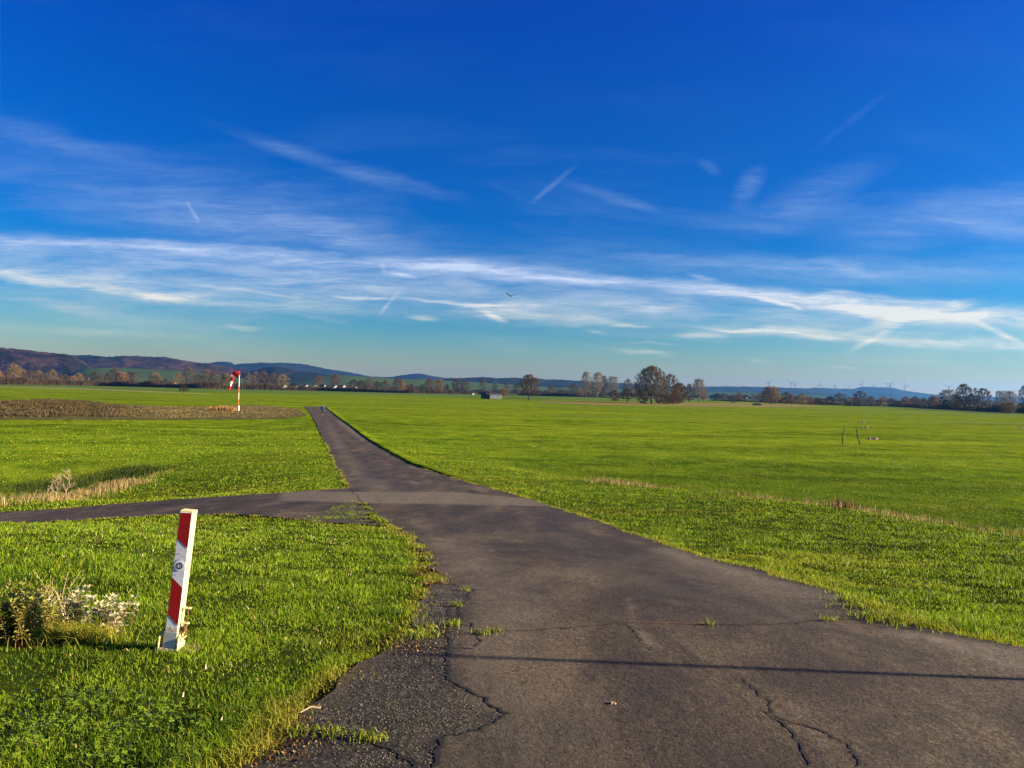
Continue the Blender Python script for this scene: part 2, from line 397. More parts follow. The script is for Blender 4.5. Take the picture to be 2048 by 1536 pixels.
def height(x, y):
    x = np.asarray(x, float); y = np.asarray(y, float)
    xc = np.interp(y, road_c[:, 0], road_c[:, 1])
    hp = np.interp(y, *TP); hr = np.interp(y, *TRt); hl = np.interp(y, *TL)
    wr = sstep(2.6, 9.5, x - xc); wl = sstep(2.4, 11.0, xc - x)
    h = hp * (1 - wr - wl) + hr * wr + hl * wl
    ws = sstep(-.3, 5.0, x - np.interp(y, SH[:, 0], SH[:, 1])); h = h * (1 - ws) + 4.4 * ws
    dt = -17.4 - x; h = h + .85 * sstep(0, 1.1, dt) * (1 - sstep(2.6, 11, dt)) * sstep(20, 25, y) * (1 - sstep(35, 44, y))
    return CAMZ - h
def hit(px, py):
    d = ray(px, py); d = d / d.y
    ys = np.concatenate([np.arange(1.5, 60, 0.02), np.arange(60, 1500, 0.5)])
    zz = CAMZ + d.z * ys; hh = height(d.x * ys, ys)
    i = int(np.argmax(zz <= hh))
    if i == 0: return Vector((d.x * 1400, 1400, 0))
    y = ys[i]
    return Vector((d.x * y, y, float(hh[i])))
def hits(pts): return [hit(*p) for p in pts]

def axis(neg, pos, step, growth, lim):
    a = list(np.arange(neg, pos + 1e-6, step)); s = step
    while a[-1] < lim: s *= growth; a.append(a[-1] + s)
    return a
ypos = axis(-6, 34, 0.25, 1.06, 9300)
yneg = []; s = .25; t = -6
while t > -280: s *= 1.2; t -= s; yneg.append(t)
Y = np.array(yneg[::-1] + ypos)
xp = axis(0, 22, 0.3, 1.04, 8500); Xs = np.array([-q for q in xp[:0:-1]] + xp)
gx, gy = np.meshgrid(Xs, Y)
gz = height(gx, gy)
gz = gz + (fnoise(gx * .8, gy * .8, 3) - .5) * .03 * sstep(1, 3, np.hypot(gx, gy)) - .015
nx, ny = len(Xs), len(Y)
idx = np.arange(nx * ny).reshape(ny, nx)
Fg = np.stack([idx[:-1, :-1], idx[:-1, 1:], idx[1:, 1:], idx[1:, :-1]], -1).reshape(-1, 4)
ground = np_mesh('ground', np.stack([gx, gy, gz], -1).reshape(-1, 3), Fg, M_ground, 4, smooth=True)
tag(ground, 'flat green meadow falling away from the grassy dyke', 'ground', kind='structure')

# ------------------------------------------------------------------ roads
left_px = [(470, 1560), (500, 1536), (560, 1480), (640, 1410), (720, 1345), (790, 1300), (812, 1270), (828, 1215), (868, 1180), (876, 1162), (862, 1130), (838, 1095), (815, 1072), (780, 1056),
           (757, 1040), (733, 1012), (697, 975), (680, 945), (662, 910), (650, 885), (640, 865), (631, 845), (622, 830), (613, 818)]
right_px = [(2400, 1370), (2048, 1300), (1950, 1282), (1850, 1258), (1790, 1245), (1725, 1205), (1640, 1175), (1560, 1155), (1500, 1138), (1420, 1118), (1330, 1092), (1260, 1065), (1180, 1038), (1115, 1018), (1060, 1000), (985, 978), (920, 960), (850, 938),
            (790, 912), (735, 880), (700, 853), (688, 844.5), (675, 835), (662, 824), (652, 817)]
Lw = hits(left_px); Rw = hits(right_px)
Lw = [Vector((-2.4, -2, 0)), Vector((-1.8, 1.2, 0))] + Lw + [Vector((Lw[-1].x - 5.5, Lw[-1].y + 18, 0))]
Rw = [Vector((8.0, -2, 0)), Vector((7.0, 2.4, 0))] + Rw + [Vector((Rw[-1].x - 5, Rw[-1].y + 22, 0))]
La = np.array([(p.x, p.y) for p in Lw]); Ra = np.array([(p.x, p.y) for p in Rw])
La = La[np.argsort(La[:, 1])]; Ra = Ra[np.argsort(Ra[:, 1])]
def edgeL(y): return np.interp(y, La[:, 1], La[:, 0]) + (fnoise(y * 2.2, y * 0 + 3.3, 4) - .5) * .26 * np.clip(1.5 - y * .01, .3, 1)
def edgeR(y): return np.interp(y, Ra[:, 1], Ra[:, 0]) + (fnoise(y * 1.7, y * 0 + 9.1, 4) - .5) * .26 * np.clip(1.5 - y * .01, .3, 1)
up_px = [(-420, 1075), (-200, 1050), (0, 1027), (100, 1016), (250, 1003), (400, 992), (560, 984), (640, 979), (697, 973)]
lo_px = [(-420, 1095), (-200, 1063), (0, 1040), (200, 1034), (350, 1032), (450, 1033), (550, 1036), (650, 1044), (740, 1052), (790, 1060)]
Ua = np.array([(-60, 3.0), (-34, 11.0), (-20, 15.6), (-14, 17.2), (-12, 18.1), (-10.3, 19.5), (-8.5, 20.7), (-6.6, 21.6), (-5.4, 22.6), (-4.8, 23.2)])
Oa = np.array([(-60, .0), (-34, 8.0), (-20, 12.4), (-14, 14.1), (-12, 14.9), (-10, 15.8), (-8, 16.4), (-6, 16.2), (-4.6, 15.2), (-3.6, 14.3), (-2.5, 13.9)])
def upY(x): return np.interp(x, Ua[:, 0], Ua[:, 1]) + (fnoise(x * 1.5, x * 0 + 7, 3) - .5) * .2
def loY(x): return np.interp(x, Oa[:, 0], Oa[:, 1]) + (fnoise(x * 1.9, x * 0 + 2, 3) - .5) * .16
XE = -4.6

def seg_dist(P, A):
    """distance of points P (n,2) to polyline A (k,2)"""
    best = np.full(len(P), 1e9)
    for a, b in zip(A[:-1], A[1:]):
        ab = b - a; t = np.clip(((P - a) @ ab) / max(1e-9, ab @ ab), 0, 1)
        best = np.minimum(best, np.hypot(*(P - a - t[:, None] * ab).T))
    return best
def in_poly(P, A):
    ins = np.zeros(len(P), bool); j = len(A) - 1
    for i in range(len(A)):
        c = ((A[i, 1] > P[:, 1]) != (A[j, 1] > P[:, 1])) & (P[:, 0] < (A[j, 0] - A[i, 0]) * (P[:, 1] - A[i, 1]) / (A[j, 1] - A[i, 1] + 1e-12) + A[i, 0])
        ins ^= c; j = i
    return ins
def soft(P, pxpoly, s):
    A = np.array([(q.x, q.y) for q in hits(pxpoly)]); d = seg_dist(P, np.vstack([A, A[:1]]))
    d = np.where(in_poly(P, A), d, -d); d = d + (fnoise(P[:, 0] * 3, P[:, 1] * 3, 3) - .5) * s * 1.5
    return sstep(-s, s, d)

def wear_shade_of(P):
    w = np.zeros((len(P), 3))
    # pale cross strip, mossy right rim, pale tracks
    a = soft(P, [(560, 984), (700, 985), (900, 984), (1060, 999), (1110, 1014), (900, 1010), (740, 1008), (560, 1003)], .12)
    bmask = soft(P, [(1330, 1098), (1500, 1146), (1640, 1186), (1720, 1222), (1640, 1212), (1500, 1178), (1400, 1140), (1300, 1100)], .25)
    c_ = soft(P, [(1800, 1262), (2048, 1308), (2048, 1350), (1900, 1310), (1780, 1275)], .12)
    d_ = soft(P, [(850, 1075), (930, 1080), (1100, 1200), (1050, 1330), (1150, 1536), (900, 1536), (950, 1250), (900, 1140)], .35) * .55
    e_ = soft(P, [(652, 850), (664, 850), (735, 940), (800, 985), (740, 985), (690, 930)], .3) * .40
    f_ = soft(P, [(1246, 1200), (1256, 1198), (1272, 1256), (1314, 1298), (1312, 1308), (1288, 1308)], .02) * .9
    g_ = soft(P, [(690, 842), (700, 853), (735, 880), (725, 884), (700, 866), (672, 842)], .25) * .8
    w[:, 0] = np.clip(a * .95 + bmask * .85 + c_ * .9 + d_ + e_ + f_ + g_, 0, 1)
    w[:, 1] = np.clip(soft(P, [(930, 1012), (1100, 1040), (1300, 1110), (1680, 1222), (1500, 1262), (1250, 1185), (1060, 1100)], .35) * .50 + soft(P, [(1150, 1340), (1400, 1330), (1500, 1536), (1250, 1536)], .3) * .3 + soft(P, [(830, 1010), (930, 1010), (990, 1050), (930, 1090), (870, 1060)], .3) * .45 + soft(P, [(1040, 1012), (1130, 1020), (1180, 1045), (1130, 1050), (1070, 1030)], .18) * .6  # dark patch by the junction corner puts slope shading into the colour
                      + soft(P, [(720, 940), (760, 945), (770, 958), (735, 958)], .3) * .6 + soft(P, [(690, 900), (720, 905), (860, 985), (790, 985)], .4) * .45
                      + soft(P, [(850, 1075), (870, 1100), (880, 1130), (850, 1110)], .12) * .5, 0, 1)
    w[:, 2] = np.clip(soft(P, [(860, 1172), (946, 1182), (915, 1270), (908, 1340), (905, 1420), (1020, 1440), (880, 1490), (860, 1560), (400, 1560), (640, 1410), (790, 1300), (830, 1230)], .05)
                      + soft(P, [(905, 1330), (1090, 1460), (1150, 1560), (860, 1560), (880, 1450)], .35) * .55, 0, 1)
    return w

def strip_mesh(name, rows, mat, zoff, wear_shade=True):
    rows = np.array(rows); n, k = rows.shape[:2]; P = rows.reshape(-1, 2)
    z = height(P[:, 0], P[:, 1]) + zoff
    w = wear_shade_of(P) if wear_shade else np.zeros((len(P), 3))
    ix = np.arange(n * k).reshape(n, k)
    Fq = np.stack([ix[:-1, :-1], ix[:-1, 1:], ix[1:, 1:], ix[1:, :-1]], -1).reshape(-1, 4)
    return np.column_stack([P, z]), Fq, w
ys = [-2.0]; 
while ys[-1] < La[-1, 1]: ys.append(ys[-1] + max(0.07, abs(ys[-1]) * 0.010))
tt = np.linspace(0, 1, 64)
rows = []
for y in ys:
    a, b = float(edgeL(np.array([y]))[0]), float(edgeR(np.array([y]))[0])
    rows.append([(a + (b - a) * t, y) for t in tt])
V1, F1, w1 = strip_mesh('road', rows, M_asph, 0.016)
xs = np.arange(-58, XE + 2.4, 0.12); rows = []
for x in xs:
    a, b = float(loY(np.array([x]))[0]), float(upY(np.array([x]))[0])
    b = max(b, a + .05) if x < XE else max(a + .05, 23.2 - (x - XE) * 0.2); rows.append([(x, a + (b - a) * t) for t in np.linspace(0, 1, 40)])
V2, F2, w2 = strip_mesh('path', rows, M_asph, 0.011)
F2 = F2[:, ::-1]
# cracks: dark ragged ribbons lying on the road
CRACKS = [
 ([(950, 1275), (1050, 1268), (1130, 1262), (1200, 1257), (1250, 1250)], .018), ([(1250, 1250), (1330, 1252), (1395, 1254)], .034), ([(1395, 1254), (1500, 1255), (1600, 1250), (1650, 1245), (1720, 1244), (1790, 1243)], .030),
 ([(905, 1215), (900, 1255), (902, 1300), (900, 1340), (905, 1370)], .035), ([(905, 1370), (940, 1385), (975, 1405), (1000, 1425), (1022, 1438)], .024), ([(1022, 1438), (990, 1455), (960, 1472), (920, 1480), (890, 1487)], .018),
 ([(890, 1487), (875, 1510), (868, 1545)], .028), ([(600, 1475), (640, 1485), (700, 1492), (760, 1505), (800, 1525), (830, 1545)], .03),
 ([(868, 1178), (900, 1173), (945, 1182), (935, 1200), (920, 1235), (915, 1255)], .030), ([(940, 1250), (958, 1270), (962, 1285), (955, 1300)], .014), ([(915, 1250), (945, 1257), (960, 1275)], .012),
 ([(1490, 1360), (1505, 1378), (1520, 1390), (1530, 1405), (1552, 1410), (1545, 1432), (1540, 1438)], .014), ([(1540, 1438), (1570, 1458), (1590, 1480), (1605, 1505), (1618, 1540)], .015),
 ([(1540, 1438), (1585, 1458), (1625, 1465), (1665, 1485), (1700, 1505), (1715, 1545)], .014), ([(1517, 1430), (1540, 1438)], .010),
 ([(860, 1200), (880, 1212), (910, 1210), (935, 1213)], .010), ([(850, 1235), (880, 1238), (920, 1236)], .010), ([(820, 1262), (850, 1258), (885, 1265)], .02), ([(790, 1302), (830, 1302), (870, 1300), (950, 1305)], .022),
 ([(1253, 1255), (1272, 1275), (1286, 1300)], .014), ([(1286, 1300), (1300, 1308), (1312, 1306), (1310, 1298)], .014),
 ([(736, 1008), (760, 1040), (800, 1060), (850, 1092), (872, 1135)], .035), ([(740, 1008), (850, 1009), (1000, 1008), (1110, 1013)], .02), ([(560, 1004), (640, 1003), (700, 1006), (738, 1010)], .03),
 ([(0, 1033), (150, 1022), (300, 1012), (430, 1006), (560, 1004)], .035), ([(780, 984), (880, 984), (920, 986)], .03), ([(645, 903), (720, 903), (740, 905)], .05), ([(885, 955), (950, 985), (1020, 990)], .03),
 ([(632, 830), (690, 831)], .04), ([(680, 853), (692, 855)], .09), ([(662, 843), (690, 846)], .06), ([(1645, 1350), (1672, 1358), (1700, 1365)], .005), ([(1910, 1475), (1940, 1485)], .006), ([(1300, 1180), (1325, 1186)], .006), ([(1160, 1010), (1230, 1060), (1330, 1100)], .01)]
VC, FC, MC = [], [], []
cr_rng = random.Random(3)
base_n = len(V1) + len(V2)
for ci, (pxs, wd) in enumerate(CRACKS):
    pw = [(q.x, q.y) for q in hits(pxs)]
    pts = [pw[0]]
    for a, b in zip(pw[:-1], pw[1:]):
        L = math.hypot(b[0] - a[0], b[1] - a[1]); n = max(2, int(L / max(.022, L / 60)))
        nxn, nyn = -(b[1] - a[1]) / L, (b[0] - a[0]) / L
        for k in range(1, n + 1):
            t = k / n; j = cr_rng.gauss(0, 1) * min(.012, L * .03) + .02 * math.sin(7 * t * L + ci) * (0 if k == n else 1)
            pts.append((a[0] + (b[0] - a[0]) * t + nxn * j, a[1] + (b[1] - a[1]) * t + nyn * j))
    n = len(pts); i0 = base_n + len(VC)
    for k, p in enumerate(pts):
        q0 = pts[max(0, k - 1)]; q1 = pts[min(n - 1, k + 1)]
        dx, dy = q1[0] - q0[0], q1[1] - q0[1]; l = math.hypot(dx, dy) + 1e-9
        ww = wd * cr_rng.uniform(.3, 1.0) * .52 * (0.3 if k in (0, n - 1) else 1)
        for sgn in (-1, 1):
            x = p[0] - dy / l * ww * sgn; y = p[1] + dx / l * ww * sgn
            VC.append((x, y, float(height(x, y)) + 0.019))
    for k in range(n - 1): FC.append((i0 + 2 * k, i0 + 2 * k + 1, i0 + 2 * k + 3, i0 + 2 * k + 2)); MC.append(2 if ci == 1 else 1)
VV = np.vstack([V1, V2, np.array(VC)]); FF = np.vstack([F1, F2 + len(V1), np.array(FC)])
ww_ = np.vstack([w1, w2, np.zeros((len(VC), 3))])
road = np_mesh('road', VV, FF, [M_asph, M_crack, M_rust], 4, attrs={'wear_shade': ww_})
mi = np.zeros(len(FF), np.int32); mi[len(F1) + len(F2):] = MC
road.data.polygons.foreach_set('material_index', mi)
tag(road, 'cracked grey-brown asphalt lane with a side path running left', 'road', kind='structure')

# raised turf edge on the right of the far lane (casts the thin dark line)
def verge(name, ys, edge, side, hgt, wid):
    V, Fq = [], []
    for y in ys:
        e = float(edge(np.array([y]))[0]); hh = hgt * min(1, (y - 25) / 14) * (0.75 + .5 * float(fnoise(np.array([y * .7]), np.array([4.0]), 2)[0]))
        for o_, z_ in ((-.02, -.02), (0.03, hh * .85), (.16, hh), (wid * .5, hh * .55), (wid, -.03)):
            x = e + side * o_; V.append((x, y, float(height(x, y)) + z_))
    n = len(ys)
    for i in range(n - 1):
        for k in range(4):
            a = i * 5 + k; f = (a, a + 1, a + 6, a + 5); Fq.append(f if side < 0 else f[::-1])
    return np_mesh(name, np.array(V), np.array(Fq), M_ground, 4, smooth=True)
yv = list(np.arange(25, 40, .3)) + list(np.arange(40, 165, 1.0))
tag(verge('grass_verge', yv, edgeR, 1, .085, 1.1), 'raised turf edge along the right side of the far lane', 'verge', kind='structure')

# ------------------------------------------------------------------ grass blades
def on_road(P, m=0.0):
    x, y = P[:, 0], P[:, 1]
    a = (x > edgeL(y) + m) & (x < edgeR(y) - m) & (y < La[-1, 1])
    b = (x < XE + .5) & (x > -58) & (y > loY(x) + m) & (y < upY(x) - m)
    return a | b
EDGES = [np.column_stack([edgeL(np.array(ys)), ys])[::6], np.column_stack([edgeR(np.array(ys)), ys])[::6],
         np.column_stack([xs, upY(xs)])[::4], np.column_stack([xs, loY(xs)])[::4]]
def blades(P, hgt, wid, lean, seg=2, name='grass', mat=None, dry=None, zoff=-.01, curl=.5, rough=None):
    n = len(P); z = height(P[:, 0], P[:, 1]) + zoff
    az = rng.uniform(0, 2 * np.pi, n); la = rng.uniform(0, 2 * np.pi, n)
    l = lean * rng.random(n) ** .7 * hgt
    dx, dy = np.cos(la) * l, np.sin(la) * l; wx, wy = np.cos(az) * wid / 2, np.sin(az) * wid / 2
    b = np.column_stack([P, z]); V = np.zeros((n, 5, 3))
    mid = b + np.column_stack([dx * .3, dy * .3, hgt * .58])
    tip = b + np.column_stack([dx, dy, hgt * np.sqrt(np.clip(1 - (l / hgt) ** 2 * curl, .2, 1))])
    wv = np.column_stack([wx, wy, np.zeros(n)])
    V[:, 0] = b - wv; V[:, 1] = b + wv; V[:, 2] = mid - wv * .8; V[:, 3] = mid + wv * .8; V[:, 4] = tip
    i = (np.arange(n) * 5)[:, None]
    T = np.concatenate([i + np.array([[0, 1, 3]]), i + np.array([[0, 3, 2]]), i + np.array([[2, 3, 4]])], 1).reshape(-1, 3)
    at = {'dry': np.repeat(dry if dry is not None else np.zeros(n), 5)}
    if rough is not None: at['rough'] = np.repeat(rough, 5)
    return np_mesh(name, V.reshape(-1, 3), T, mat, 3, attrs=at)
NB = 1200000
u_ = rng.random(NB); d = 2.3 * (95 / 2.3) ** u_
th = rng.uniform(-.80, .80, NB)
P = np.column_stack([d * np.tan(th), d])
P = P[~on_road(P, .0)]
dd = np.hypot(P[:, 0], P[:, 1])
ed = np.full(len(P), 1e9)
nearm = dd < 45
for e in EDGES: ed[nearm] = np.minimum(ed[nearm], seg_dist(P[nearm], e))
cl = fnoise(P[:, 0] * 3.2, P[:, 1] * 3.2, 3); cl2 = fnoise(P[:, 0] * .7 + 40, P[:, 1] * .7, 3)
keep = rng.random(len(P)) < np.clip(.30 + 1.6 * (cl - .25), .15, 1) * (1 - .85 * sstep(45, 95, dd)) * np.where(ed < .10, .8, 1)
P, dd, ed, cl, cl2 = P[keep], dd[keep], ed[keep], cl[keep], cl2[keep]
hg = (.014 + .055 * np.clip(cl - .25, 0, 1) + .075 * np.clip(cl2 - .42, 0, 1)) * rng.uniform(.6, 1.35, len(P))
hg *= 1 + np.clip(dd / 60, 0, 1) * .35
hg *= 1 + .9 * np.clip(1 - ed / .10, 0, 1) * (P[:, 0] > 0)
wd = np.maximum(.0031, dd * .00066) * rng.uniform(.7, 1.3, len(P))
edn = ed + (fnoise(P[:, 0] * 2, P[:, 1] * 2, 3) - .5) * .25
dry = np.clip((.22 - edn) / .22, 0, 1) * .6 * (fnoise(P[:, 0] * 1.3, P[:, 1] * 1.3, 2) > .42) + (rng.random(len(P)) < .03) * .6
stk = fnoise(P[:, 0] * .35, P[:, 1] * 1.3, 4)
xcP = np.interp(P[:, 1], road_c[:, 0], road_c[:, 1])
shP = P[:, 0] - np.interp(P[:, 1], SH[:, 0], SH[:, 1])
rough = (1 - sstep(38, 85, P[:, 1])) * sstep(.6, 3, shP) * .8 + np.clip((fnoise(P[:, 0] * 1.2 + 9, P[:, 1] * 1.6, 4) - .50) * 2.0, 0, .40) * (dd < 20) * (P[:, 0] < 0) + np.clip((stk - .5) * 3, 0, .7) * sstep(16, 30, P[:, 1])  # darker tint: rough pasture past the crest, plus painted shade patches and streaks
dry = dry + np.clip((fnoise(P[:, 0] * .22 + 60, P[:, 1] * .5, 4) - .60) * 3, 0, .22)
dry = dry + (rng.random(len(P)) < .05) * .5
gr = blades(P, hg, wd, 1.35, name='grass', mat=M_blades, dry=np.clip(dry, 0, 1), rough=np.clip(rough * rng.uniform(.5, 1.1, len(P)), 0, .92))
tag(gr, 'short bright green grass covering the dyke and the lawn', 'grass', kind='stuff')

# pale and brown flecks lying in the turf
Q = np.column_stack([rng.uniform(-7, 0, 9000), rng.uniform(2.4, 13, 9000)]); Q2 = np.column_stack([rng.uniform(1, 12, 9000), rng.uniform(4, 16, 9000)]); Q = np.vstack([Q, Q2]); Q = Q[~on_road(Q, -.03)]; Q = Q[rng.random(len(Q)) < .30]
fl = blades(Q, rng.uniform(.012, .04, len(Q)), rng.uniform(.004, .009, len(Q)), 1.6, name='turf_flecks', mat=mat_blades('flecks', (.10, .045, .015), (.30, .24, .10), (.42, .42, .30), 5, .15), dry=(rng.random(len(Q)) < .18) * 1.0, zoff=.022)
tag(fl, 'scattered dry bits and pale flecks in the turf', 'dry bits', kind='stuff')
# grass creeping over the asphalt edges
cp = []
for ei, e in enumerate(EDGES):
    for a, b in zip(e[:-1], e[1:]):
        if (ei == 0 and 14.2 < a[1] < 23.2) or (ei > 1 and a[0] > XE - .7): continue
        d_ = np.hypot(*((a + b) / 2))
        if a[1] < 1.5 or d_ > 60: continue
        L_ = np.hypot(*(b - a)); n = int(L_ * 420 * min(1, 9 / d_)); t = rng.random((n, 1))
        cp.append(a + (b - a) * t + rng.normal(0, .055, (n, 2)))
cp = np.vstack(cp); cp = cp[rng.random(len(cp)) < np.clip((fnoise(cp[:, 0] * 2.5, cp[:, 1] * 2.5, 3) - .40) * 5, 0, 1)]; cd = np.hypot(*cp.T)
cg = blades(cp, rng.uniform(.015, .05, len(cp)), np.maximum(.0034, cd * .0008), 1.5, name='edge_grass', mat=M_blades, dry=np.clip(rng.random(len(cp)) * .8, 0, 1), zoff=.008)
tag(cg, 'thin yellowish grass creeping over the ragged asphalt edges', 'edge grass', kind='stuff')
# small tufts growing in the road cracks
tp = []
for (px, py, n, s_) in [(735, 1020, 70, .035), (742, 1032, 120, .04), (750, 1040, 160, .05), (758, 1046, 160, .06), (728, 1011, 50, .03), (850, 1270, 60, .05), (862, 1262, 50, .04), (905, 1255, 60, .03), (965, 1274, 40, .03), (985, 1270, 30, .03),
                        (735, 1490, 110, .03), (665, 1480, 80, .03), (835, 1283, 50, .045), (912, 1218, 40, .02), (1740, 1222, 200, .09), (1770, 1240, 300, .10), (1800, 1248, 250, .10), (1700, 1206, 140, .08), (1850, 1258, 150, .1), (1420, 1256, 20, .02), (1660, 1246, 30, .03),
                        (840, 1280, 80, .04), (590, 1475, 120, .05), (930, 1186, 20, .02)]:
    q = hit(px, py); tp.append(np.column_stack([rng.normal(q.x, s_ * 1.4, n), rng.normal(q.y, s_ * .9, n)]))
tp = np.vstack(tp); td = np.hypot(*tp.T)
tg = blades(tp, rng.uniform(.02, .06, len(tp)) * np.clip(td / 6, .8, 1.5), np.maximum(.004, td * .001), 1.3, name='crack_grass', mat=M_blades, dry=rng.random(len(tp)) * .5, zoff=.02)
tag(tg, 'sparse yellow-green tufts growing in the asphalt cracks', 'grass tufts', kind='stuff')

# dead leaves / moss litter along the lawn edge
lp = []
for e in (EDGES[0],):
    for a, b in zip(e[:-1], e[1:]):
        if a[1] > 16: break
        n = int(70 * np.hypot(*(b - a))); t = rng.random((n, 1))
        lp.append(a + (b - a) * t + np.column_stack([rng.normal(.0, .05, n), rng.normal(0, .04, n)]))
for (px, py, n, s_) in [(540, 1500, 500, .10), (560, 1470, 300, .07), (850, 1150, 300, .09), (868, 1170, 350, .08), (850, 1110, 200, .08), (860, 1270, 250, .1), (820, 1300, 200, .08)]:
    q = hit(px, py); lp.append(np.column_stack([rng.normal(q.x, s_, n), rng.normal(q.y, s_, n)]))
lp = np.vstack(lp); ld = np.hypot(*lp.T)
M_litter = mat_blades('leaf_litter', (0.030, 0.012, 0.005), (0.14, 0.065, 0.022), (0.36, 0.24, 0.09), 4, .1)
lt = blades(lp, rng.uniform(.005, .014, len(lp)), rng.uniform(.004, .011, len(lp)), 2.0, name='leaf_litter', mat=M_litter, dry=(rng.random(len(lp)) < .25) * .8, zoff=.016)
tag(lt, 'brown leaf litter and soil along the lawn edge', 'leaf litter', kind='stuff')

# loose grit: bright aggregate grains and lichen flakes on the asphalt
def grit(polypx, n, s0, s1, mat, name, label):
    A = np.array([(q.x, q.y) for q in hits(polypx)]); lo, hi = A.min(0), A.max(0)
    Q = rng.uniform(lo, hi, (n * 3, 2)); Q = Q[in_poly(Q, A)][:n]
    Q = Q[fnoise(Q[:, 0] * 4, Q[:, 1] * 4, 3) + rng.uniform(-.25, .25, len(Q)) > .45]
    m_ = len(Q); sz = rng.uniform(s0, s1, m_); a = rng.uniform(0, 6.28, m_); z = height(Q[:, 0], Q[:, 1]) + .0175
    V = np.zeros((m_, 4, 3))
    for k in range(3):
        V[:, k, 0] = Q[:, 0] + np.cos(a + 2.09 * k) * sz * rng.uniform(.6, 1.3, m_); V[:, k, 1] = Q[:, 1] + np.sin(a + 2.09 * k) * sz * rng.uniform(.6, 1.3, m_); V[:, k, 2] = z
    V[:, 3, :2] = Q; V[:, 3, 2] = z + sz * .8
    i = (np.arange(m_) * 4)[:, None]; T_ = np.concatenate([i + np.array([[0, 1, 3]]), i + np.array([[1, 2, 3]]), i + np.array([[2, 0, 3]])], 1).reshape(-1, 3)
    tag(np_mesh(name, V.reshape(-1, 3), T_, mat, 3), label, 'grit', kind='stuff')
M_grain = mat_basic('pale_grain', (.22, .18, .12), .8, .7, 60)
M_grain2 = mat_basic('brown_grain', (.13, .10, .075), .8, .6, 90)
OLD = [(860, 1172), (946, 1182), (915, 1270), (908, 1340), (925, 1390), (1020, 1440), (880, 1490), (860, 1545), (520, 1545), (640, 1412), (790, 1303), (830, 1230)]
grit(OLD, 8000, .0014, .0045, M_grain, 'grit', 'pale grains in the coarse old asphalt by the lawn')
grit([(930, 1290), (1300, 1300), (1700, 1330), (2048, 1400), (2100, 1560), (860, 1560), (1020, 1440)], 16000, .0014, .0032, M_grain2, 'grit', 'brown grains on the asphalt in the foreground')
grit([(900, 1100), (1300, 1110), (1700, 1215), (2048, 1310), (2048, 1400), (1300, 1300), (930, 1290)], 14000, .002, .004, M_grain2, 'grit', 'brown grains on the asphalt in the middle distance')

# clover growing in the lawn at the bottom left
def clover(polypx, n):
    A = np.array([(q.x, q.y) for q in hits(polypx)]); lo, hi = A.min(0), A.max(0)
    Q = rng.uniform(lo, hi, (n * 2, 2)); Q = Q[in_poly(Q, A)]; Q = Q[fnoise(Q[:, 0] * 5, Q[:, 1] * 5, 3) + rng.uniform(-.15, .15, len(Q)) > .5]
    V, F_ = [], []
    zz = height(Q[:, 0], Q[:, 1])
    for (x, y), z in zip(Q, zz):
        h = rng.uniform(.02, .045); a0 = rng.uniform(0, 6.28); tl = rng.uniform(-.5, .5, 2)
        for k in range(3):
            a = a0 + 2.09 * k; r_ = rng.uniform(.0045, .0075); c, s_ = math.cos(a), math.sin(a); i = len(V)
            for (u_, w_) in ((0, 0), (.9, -.75), (1.7, -.4), (1.7, .4), (.9, .75)):
                px_ = x + (c * u_ - s_ * w_) * r_; py_ = y + (s_ * u_ + c * w_) * r_
                V.append((px_, py_, z + h + (px_ - x) * tl[0] + (py_ - y) * tl[1]))
            F_.append((i, i + 1, i + 2)); F_.append((i, i + 2, i + 3)); F_.append((i, i + 3, i + 4))
    M_cl = mat_basic('clover_leaf', (.14, .215, .012), .4, .4, 20, spec=.3, trans=.3)
    tag(np_mesh('clover', V, F_, M_cl, 3), 'small round clover leaves in the lawn at the bottom left', 'clover', kind='stuff')
clover([(-60, 1390), (200, 1375), (360, 1420), (430, 1480), (400, 1545), (-60, 1545)], 1500)
clover([(380, 1225), (640, 1240), (660, 1290), (560, 1330), (400, 1300)], 350)

# ------------------------------------------------------------------ dry weeds (stuff)
def weeds_on(polypx, n, jit, h0, h1, w, name, label, cat, mat, dryf=.3, lean=.5, zoff=-.02, world=False):
    pw = np.array(polypx, float) if world else np.array([(q.x, q.y) for q in hits(polypx)])
    seg = np.hypot(*np.diff(pw, axis=0).T); cs = np.concatenate([[0], np.cumsum(seg)])
    t = rng.random(n) * cs[-1]
    t = t[rng.random(n) < np.clip((fnoise(t * .9, t * 0, 3) - .42) * 4, .05, 1)]
    P = np.column_stack([np.interp(t, cs, pw[:, 0]), np.interp(t, cs, pw[:, 1])]) + rng.normal(0, jit, (len(t), 2))
    k = fnoise(P[:, 0] * .8, P[:, 1] * .8, 2)
    o = blades(P, rng.uniform(h0, h1, len(P)) * (.5 + k), w * rng.uniform(.6, 1.4, len(P)), lean, name=name, mat=mat, dry=(rng.random(len(P)) < dryf) * rng.random(len(P)), zoff=zoff)
    if label: tag(o, label, cat, kind='stuff')
    return P
weeds_on([(12.0, 9.5), (10.2, 13.0), (9.9, 14.5), (9.6, 17), (9.3, 19.5), (8.3, 23), (7.0, 25.8), (5.4, 28), (3.6, 30.5)], 11000, .5, .05, .27, .013, 'dry_weeds', 'straw-coloured dry weeds along the crest of the right bank', 'dry weeds', M_straw, .25, world=True)
weeds_on([(-60, 1015), (60, 1005), (140, 995), (210, 980), (280, 962), (345, 945)], 11000, .40, .08, .32, .013, 'dry_weeds', 'dry brown weeds on the shaded bank left of the side path', 'dry weeds', M_straw, .5)
weeds_on([(8.5, 19.2), (9.1, 20.2)], 300, .18, .15, .38, .012, 'dry_weeds', 'reddish dead dock stems sticking up from the right bank', 'dock stems', mat_blades('dock_stems', (0.06, .022, .012), (.2, .08, .04), (.25, .1, .05), 3, .1), .2, world=True)

